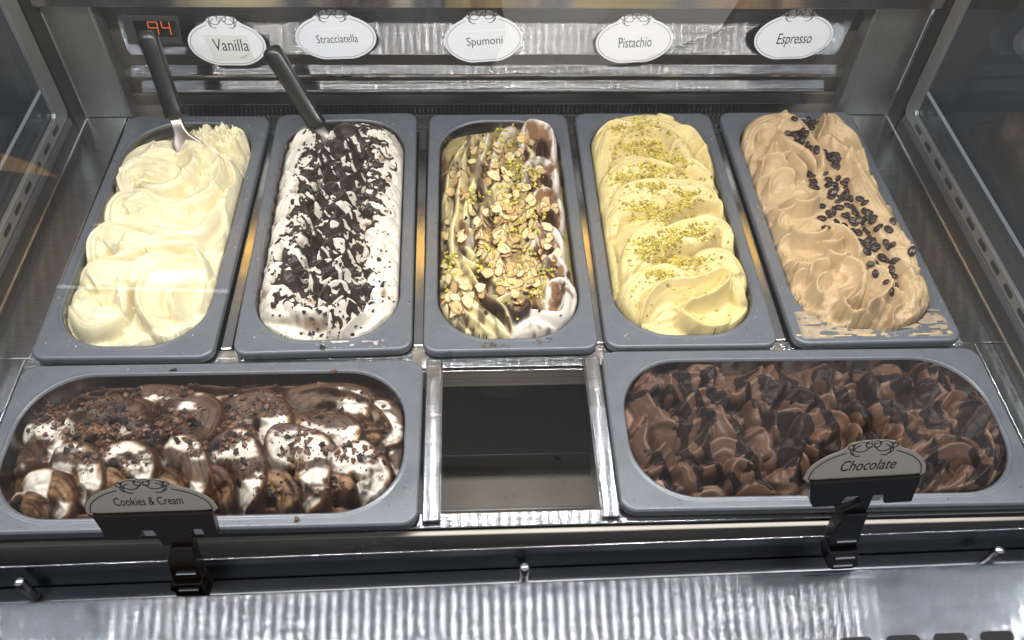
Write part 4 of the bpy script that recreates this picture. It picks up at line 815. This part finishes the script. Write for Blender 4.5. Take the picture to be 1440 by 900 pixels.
for (x, y, sx, sy, n) in reg:
    for i in range(n):
        px = (x + rng.normal(0, sx * .6), y + rng.normal(0, sy * .6)); q = G6.hit(px)
        if abs(q[0]) > .158 or abs(q[1]) > .062: continue
        if i % 5 < 1:
            o = put(G6, random.choice(CD), 'cookie_chunk', q, None, .0012, .5, random.uniform(.7, 1.25)); tag(o, 'blackish cookie chunk on the ' + ('left third' if q[0] < -.055 else 'right third' if q[0] > .055 else 'middle') + ' of the marbled gelato', 'cookie chunk', 'dark cookie chunks on the marbled gelato')
        else:
            o = put(G6, random.choice(CH), 'chocolate_chip', q, None, .0010, .5, random.uniform(.6, 1.1)); tag(o, 'small milk brown chocolate chip on the ' + ('left third' if q[0] < -.055 else 'right third' if q[0] > .055 else 'middle') + ' of the marbled gelato', 'chocolate chip', 'brown chips on the marbled gelato')
        for _ in range(2): FP.append(tuple(G6.hit((px[0] + rng.normal(0, 14), px[1] + rng.normal(0, 9)))))
FP = [q for q in FP if abs(q[0]) < .16 and abs(q[1]) < .063]
crumbs(G6, 'cookie_crumbs', FP, .0026, M_crumb, [(.10, .045, .025), (.05, .025, .016), (.02, .012, .01)], 'fine brown cookie crumbs over the marbled gelato', 'cookie crumbs', .6)
# larger flakes on the stracciatella
FL = [chip(k + 30, M_c2, .0036, .28) for k in range(5)]
for q in scatter(POLY2, 190, bd):
    if abs(q[0]) > .062: continue
    o = put(G2, random.choice(FL), 'chocolate_flake', q, None, .0012, .6, random.uniform(.6, 1.15)); tag(o, 'flat dark chocolate flake lying on the ' + ('back third' if q[1] > .055 else 'front third' if q[1] < -.055 else 'middle') + ' of the white gelato', 'chocolate flake', 'chocolate flakes on the white gelato')
# ---- smears on pan rims (parts of their pans)
def rim_smear(k, name, fn, col, t, mat, lab, w=None, par=None, res=.0007, y0=-.1795, y1=-.140):
    xs = np.arange(-.080, .080, res); ys = np.arange(y0, y1, res); X, Y = np.meshgrid(xs, ys, indexing='ij'); Mv = fn(X, Y)
    ox, oy = OW, OL; qx = np.abs(X) - (ox - OR); qy = np.abs(Y) - (oy - OR); sd = np.minimum(np.maximum(qx, qy), 0) + np.hypot(np.maximum(qx, 0), np.maximum(qy, 0)) - OR
    Mv = np.where((sd < -.002), -1, Mv); Z = np.where(Mv > 0, .0003 + t * np.clip(Mv, 0, 1), -.0006) + .0007 * sstep(.004, .001, sd)
    idx = np.arange(X.size).reshape(X.shape); q = np.stack([idx[:-1, :-1], idx[1:, :-1], idx[1:, 1:], idx[:-1, 1:]], -1); kp = Mv > -.05; kk = kp[:-1, :-1] & kp[1:, :-1] & kp[1:, 1:] & kp[:-1, 1:]; q = q[kk]
    us = np.unique(q); mp = np.zeros(X.size, int); mp[us] = np.arange(len(us)); co = np.stack([X, Y, Z], -1).reshape(-1, 3)[us]
    me = meshpy(name, co, [tuple(int(i) for i in f_) for f_ in mp[q]]); mm = np.clip((Mv.reshape(-1)[us] - .20) * 5, 0, 1)[:, None]; C = ((np.array(col) * mm + (1 - mm) * (np.array(col) * .32 + .10)) * (.75 + .5 * fbm(co[:, 0] * 200, co[:, 1] * 200, 5, 3))[:, None]); a = me.color_attributes.new('Col', 'FLOAT_COLOR', 'POINT'); a.data.foreach_set('color', np.c_[C, np.ones(len(C))].astype(np.float32).ravel())
    o = link(name, me, PO[k], mat, True); tag(o, lab); return o
def f5(X, Y):
    d = np.abs(Y + .1715 - .05 * np.clip(np.abs(X) - .045, 0, 1)); edge = sstep(.0022, .0004, d + .002 * (fbm(X * 90, Y * 90, 4) - .5))
    film = sstep(-.1775, -.172, Y) * sstep(.079, .070, np.abs(X)) * sstep(.49, .55, fbm(X * 60 + 7, Y * 190, 14, 5) + .13 * sstep(.040, .062, np.abs(X)) + .06 * sstep(-.169, -.160, Y) - .10 * sstep(.05, .02, np.abs(X)) * sstep(-.168, -.171, Y)); return np.maximum(edge * sstep(.36, .44, fbm(X * 130, Y * 130, 3)), .62 * film) - .35
rim_smear(5, 'smear', f5, (.58, .42, .24), .0009, M_gel, 'dried tan gelato smeared over the front rim')
def f3(X, Y): return sstep(.52, .66, fbm(X * 420, Y * 420, 8, 2)) * (sstep(.018, .010, np.abs(X + .014)) + sstep(.012, .006, np.abs(X - .030))) * sstep(.0055, .002, np.abs(Y + .1735 - .1 * np.maximum(X, 0))) - .35
rim_smear(3, 'smear', f3, (.09, .05, .03), .0009, M_crumb, 'brown speckled dried residue on the front rim')
def f2(X, Y): return sstep(.50, .60, fbm(X * 180, Y * 300, 18, 3)) * sstep(.040, .034, np.abs(X - .022)) * sstep(.006, .003, np.abs(Y + .1725)) - .4
rim_smear(2, 'smear', f2, (.50, .46, .42), .0005, M_gel, 'thin pale smear on the front rim')

for p_, m_, nm, lab, ct in [((243, 519), FL[0], 'chocolate_chip', 'pale crumb on the back rim of the marbled gelato pan', 'crumb'), ((468, 522), CH[1], 'chocolate_chip', 'brown chip on the back rim of the marbled gelato pan', 'chocolate chip'), ((415, 730), CH[3], 'chocolate_chip', 'brown chip on the front rim of the marbled gelato pan', 'chocolate chip'), ((453, 488), CD[1], 'cookie_chunk', 'dark chocolate bit on the front rim of the white gelato pan', 'chocolate chip')]:
    P_ = atz(*p_, .0012); o = link(nm, m_); o.location = tuple(P_); tag(o, lab, ct)
def rim_specks(k, n, cols, seed):
    rr = np.random.default_rng(seed); hx, hy, ox, oy = (HW, HL, OW, OL) if k < 6 else (HL, HW, OL, OW); V = []; F = []; C = []
    while n > 0:
        x, y = rr.uniform(-hx + .003, hx - .003), rr.uniform(-hy + .003, hy - .003); qx, qy = abs(x) - (ox - OR), abs(y) - (oy - OR)
        if math.hypot(max(qx, 0), max(qy, 0)) + min(max(qx, qy), 0) - OR < .003: continue
        n -= 1; q = rr.uniform(.0003, .0009); b = len(V); a0 = rr.uniform(0, 6)
        V += [(x + q * rr.uniform(.6, 1.3) * math.cos(a0 + t), y + q * rr.uniform(.6, 1.3) * math.sin(a0 + t), .00005) for t in np.linspace(0, 5.24, 6)] + [(x, y, q * .6)]; F += [(b + i, b + (i + 1) % 6, b + 6) for i in range(6)]
        C += [(*(np.array(cols[rr.integers(len(cols))]) * rr.uniform(.8, 1.1)), 1)] * 7
    me = meshpy('specks', V, F); a = me.color_attributes.new('Col', 'FLOAT_COLOR', 'POINT'); a.data.foreach_set('color', np.clip(np.array(C), 0, 1).astype(np.float32).ravel()); link('specks', me, PO[k], M_crumb)['kind'] = 'stuff'
for k, n, c in [(1, 26, [(.7, .65, .5)]), (2, 40, [(.03, .02, .015), (.6, .55, .5)]), (3, 36, [(.4, .3, .15), (.05, .03, .02)]), (4, 34, [(.45, .40, .1), (.6, .5, .25)]), (5, 30, [(.5, .36, .2)]), (6, 46, [(.08, .04, .02), (.4, .3, .2)]), (7, 26, [(.1, .05, .035)])]: rim_specks(k, n, c, k + 5)
P_ = atz(785, 643, -.2235); o = link('crumb', CD[2]); o.location = tuple(P_); o.scale = (1.3, 1.3, 1.3); tag(o, 'single dark crumb on the floor of the empty slot', 'crumb')
# ================================================================== SPATULAS
def spatula(base, top, neck, lab, blade_w):
    o = empty('spatula', tuple(base)); tag(o, lab, 'spatula'); b = np.array(base); A = np.array(top) - b; L = np.linalg.norm(A); a = A / L
    sx = np.cross(a, [0, 1, 0]); sx /= np.linalg.norm(sx); sy = np.cross(sx, a)
    loops = []
    for t, rx, ry in [(-.0, .0085, .0065), (.004, .0105, .0080), (.03, .0112, .0085), (.10, .0102, .0080), (.4, .0098, .0080), (.75, .0102, .0085), (.90, .0108, .0090), (.965, .0100, .0085), (.992, .0070, .006), (1.0, .003, .0025)]:
        p = A * t; lp = []
        for i in range(24):
            th = 2 * math.pi * i / 24; cr = abs(math.cos(th)) ** .8 * np.sign(math.cos(th)); sr = abs(math.sin(th)) ** .8 * np.sign(math.sin(th))
            gr = 1 - (.10 if .05 < t < .8 and i in (3, 9, 15, 21) else 0); lp.append(tuple(p + sx * rx * cr * gr + sy * ry * sr * gr))
        loops.append(lp)
    loft('handle', loops, M_handle, o)
    loops = []; N_ = [np.array(q) - b for q in neck]; ws = [.0058, .0062, .0075, blade_w * .45, blade_w * .5, blade_w * .5]
    for i, (p, w_) in enumerate(zip(N_, ws)):
        th = [.0035, .0030, .0018, .0010, .0009, .0008][i]; bow = [0, 0, .001, .004, .006, .006][i]
        loops.append([tuple(p + np.array([u * w_, sgn * th - bow * u * u * 1.0, bow * u * u])) for sgn, us in ((-1, np.linspace(-1, 1, 9)), (1, np.linspace(1, -1, 9))) for u in us])
    loft('blade', loops, M_blade, o)
B1 = aty(247, 165, .112); T1 = aty(205, 42, .150); n1_ = [B1 + (T1 - B1) * .03, aty(251, 178, .107), aty(256, 188, .103), aty(266, 202, .098), aty(272, 214, .094), aty(276, 226, .090)]
spatula(B1, T1, n1_, 'black handled steel spatula standing in the vanilla gelato', .036)
B2 = aty(447, 178, .122); T2 = aty(379, 66, .155); n2_ = [B2 + (T2 - B2) * .03, aty(452, 184, .116), aty(458, 191, .110), aty(466, 200, .104), aty(470, 208, .098), aty(474, 216, .09)]
spatula(B2, T2, n2_, 'black handled steel spatula leaning left out of the white gelato', .018)

# ================================================================== LABELS
def text_mesh(s, size, xs=.74, shear=0.):
    c = bpy.data.curves.new('t', 'FONT'); c.body = s; c.size = size; c.align_x = 'CENTER'; c.align_y = 'CENTER'; c.shear = shear; c.resolution_u = 4
    o = bpy.data.objects.new('t', c); COL.objects.link(o); dg = bpy.context.evaluated_depsgraph_get(); me = bpy.data.meshes.new_from_object(o.evaluated_get(dg)); bpy.data.objects.remove(o)
    for v in me.vertices: v.co = Vector((v.co.x * xs, 0, v.co.y))
    return me
def outline(hw, hh, ins=0., n=72, bump=.2, flat=.0):
    """oval card with a small crown on top and a flattened foot"""
    pts = []
    for i in range(n):
        t = 2 * math.pi * i / n; x = (hw - ins) * math.cos(t); z = (hh - ins) * math.sin(t)
        z = max(z, -(hh - ins) * .93)
        if z > 0: z += hh * bump * sstep(hw * .50, hw * .30, abs(x)) * 1.0 * (1 if ins < .0001 else 0)
        pts.append((x, z))
    return pts
def scroll(hw, hh, zc):
    L = []
    for s in (-1, 1):
        P = [(.02, -.02), (.05, .10), (.15, .14), (.24, .04), (.20, -.10), (.10, -.10), (.08, .02), (.16, .13), (.28, .13), (.38, .02), (.34, -.12)]
        def sc(Q, a=.9, b=1.05): return [(s * x * hw * a, zc + z * hh * b) for x, z in catmull(Q, 6)]
        L.append(sc([(.0, .20), (.07, .22), (.13, .12), (.10, .0), (.03, .0), (.02, .10), (.06, .15)]))
        L.append(sc([(.04, .02), (.12, -.12), (.24, -.14), (.34, -.04), (.32, .12), (.20, .20), (.08, .12)]))
        L.append(sc([(.32, .10), (.40, .12), (.44, .02), (.38, -.05), (.34, .02), (.38, .10)]))
        L.append(sc([(.22, .08), (.30, .0), (.34, -.14), (.28, -.28), (.18, -.28)]))
        L.append(sc([(.36, -.02), (.38, -.14), (.33, -.24)]))
    return L
def name_card(par, s, hw, hh, tsize, txs, shear, ink, m, y=-.0008, bump=.2, tz=-.05, trim=None, tx=0., bw=.00045):
    oc = outline(hw, hh, 0, 72, bump)
    if trim is not None: oc = [p for p in oc if p[1] > trim]
    prism('card', oc, 'y', y, 0, m, par, .0002)
    ic = outline(hw, hh, .0028, 96, 0)
    keep = [p for p in ic if not (p[1] > 0 and abs(p[0]) < hw * .40) and (trim is None or p[1] > trim)]
    k0 = max(range(len(keep)), key=lambda i: math.hypot(keep[i][0] - keep[i - 1][0], keep[i][1] - keep[i - 1][1])); keep = keep[k0:] + keep[:k0]
    polys = [keep]
    if trim is not None:
        polys = [[p for p in keep if p[0] < 0 and p[1] > trim], [p for p in keep if p[0] > 0 and p[1] > trim]]; polys = [sorted(q, key=lambda p: p[1]) for q in polys]
    link('border_line', ribbon_mesh(polys, bw, y - .0002), par, M_ink)
    link('scroll', ribbon_mesh(scroll(hw, hh, hh * 1.0), .0007, y - .00025), par, M_ink)
    t = link('lettering', text_mesh(s, tsize, txs, shear), par, ink); t.location = (tx, y - .0002, hh * tz)
for (s, x0, x1, zt, zb, yc, rot, size, xs_, sh, ink) in [('Vanilla', 264, 373, 23, 92, 58, .6, .0215, .70, 0, M_ink), ('Stracciatella', 415, 529, 14, 83, 50, 1.2, .0145, .67, 0, M_grey_ink), ('Spumoni', 625, 735, 15, 87, 54, 3.4, .0150, .80, .0, M_grey_ink), ('Pistachio', 838, 946, 19, 88, 56, 1.8, .0188, .58, .0, M_ink), ('Espresso', 1062, 1171, 13, 83, 50, 1.0, .0198, .58, .12, M_ink)]:
    a = aty(x0, yc, .1955); b = aty(x1, yc, .1955); hw = (b[0] - a[0]) / 2; zt_ = aty((x0 + x1) / 2, zt, .1955)[2]; zb_ = aty((x0 + x1) / 2, zb, .1955)[2]
    hh = (zt_ - zb_) / 2.12; c = ((a[0] + b[0]) / 2, .1955, zb_ + hh * .95)
    o = empty('flavour_sign', c, (0, R_(-rot - 1.0 if s != 'Vanilla' else .8), 0)); tag(o, 'white oval sign reading %s on the steel header' % s, 'flavour sign', 'oval flavour signs along the header')
    name_card(o, s, hw, hh, size, xs_, sh, ink, M_card, tx=(.001 if s != 'Vanilla' else .004))
    sw, sh_ = (.024, .017) if s == 'Vanilla' else (.025, .0145)
    if s == 'Vanilla': prism('paper_sticker', [(-.018, -.021), (.027, -.019), (.024, .012), (-.024, .012)], 'y', -.00098, -.00082, M_paper, o, 0); prism('smudge', [(.010, -.0165), (.016, -.013), (.024, -.0095), (.020, -.0145), (.013, -.0178)], 'y', -.00115, -.00099, M_smudge, o, 0)
    elif s in ('Stracciatella', 'Pistachio', 'Spumoni'): prism('paper_sticker', [(-sw, -sh_), (sw, -sh_), (sw, sh_ * .8), (-sw, sh_ * .8)], 'y', -.00095, -.00082, M_card, o, 0)
# pan name cards in clips
def clip_card(s, x0, x1, zt, zb, yb, tilt, size, xs_, sh, m, mp, hx, lab, neck_dx, ycl=-.372):
    a = aty(x0, yb, ycl); b = aty(x1, yb, ycl); hw = (b[0] - a[0]) / 2 * 1.02; zb_ = aty((x0 + x1) / 2, zb, ycl)[2]; zt_ = aty((x0 + x1) / 2, zt, ycl)[2]
    H = zt_ - zb_; o = empty('card_clip', ((a[0] + b[0]) / 2, ycl, zb_), (R_(-13), R_(-tilt), 0)); tag(o, lab, 'card clip')
    cd_ = empty('name_card', (0, 0, 0)); cd_.parent = o
    hh = H / 1.16 * .72; oc = []
    # upper two thirds of the oval shows above the grip
    def hz_(x, ins=0): return H * .04 + (hh - ins) * max(0, 1 - (x / (hw - ins)) ** 2) ** .5 * .98
    xs = np.linspace(-hw, hw, 61); top = [(x, hz_(x) - .006 * 0 + hh * .17 * sstep(hw * .50, hw * .33, abs(x))) for x in xs]
    poly = [(-hw * .86, -.004)] + top + [(hw * .86, -.004)]
    prism('card', poly[::-1], 'y', -.0012, 0, m, cd_, .0002)
    xi = np.linspace(-hw + .0032, hw - .0032, 61); bl = [(x, hz_(x, .0032) + .0002) for x in xi]
    L1 = [(-hw * .84, .001)] + [p for p in bl if p[0] < -hw * .40]; L2 = [p for p in bl if p[0] > hw * .40] + [(hw * .84, .001)]
    for l_ in (L1, L2): link('border_line', ribbon_mesh([l_], .0007, -.0015), cd_, M_ink)
    link('scroll', ribbon_mesh(scroll(hw, hh * .9, hh * 1.02), .0007, -.0015), cd_, M_ink)
    t = link('lettering', text_mesh(s, size * .80, xs_ / .80, sh), cd_, M_ink); t.location = (0, -.0014, hh * .42)
    gw = hw * .90; nd = neck_dx
    prism('grip', [(-gw, .001), (-gw + .003, -.020), (-gw + .006, -.026), (-gw + .026, -.026), (-gw + .029, -.0165), (-gw + .038, -.0165), (-gw + .040, -.025), (nd - .0105, -.034), (nd + .012, -.034), (nd + .0135, -.0165), (nd + .021, -.0165), (nd + .023, -.026), (gw, -.026), (gw + .001, .001)][::-1], 'y', -.0042, .0032, mp, o, .0008)
    for x in (-gw + .0335, nd + .0175): box('grip_tab', (x - .004, -.001, -.026), (x + .004, .001, -.0155), M_chrome, o, .0003)
    prism('neck', [(nd - .004, -.033), (nd - .0095, -.048), (nd - .011, -.070), (nd + .0115, -.070), (nd + .011, -.048), (nd + .012, -.033)][::-1], 'y', -.0075, .0045, mp, o, .001)
    prism('clamp', [(nd - .0115, -.0705), (nd - .0135, -.077), (nd - .0105, -.080), (nd - .0105, -.088), (nd - .006, -.092), (nd + .010, -.092), (nd + .014, -.088), (nd + .012, -.080), (nd + .0115, -.0705)][::-1], 'y', -.012, .004, mp, o, .0012)
    for z in (-.0625, -.0765, -.086): box('spring_rib', (nd - .0065, -.0090 if z > -.07 else -.0135, z - .0011), (nd + .0085, -.0070 if z > -.07 else -.0115, z + .0011), M_chrome, o, .0006)
    return o
clip_card('Cookies & Cream', 112, 300, 674, 719, 705, .8, .0150, .44, 0, M_card2, M_brown, 0, 'brown plastic clip holding the Cookies & Cream name card', .010)
clip_card('Chocolate', 1139, 1302, 619, 670, 660, 4.0, .0190, .50, .25, M_card2, M_blackp, 0, 'black plastic clip holding the Chocolate name card', -.004)
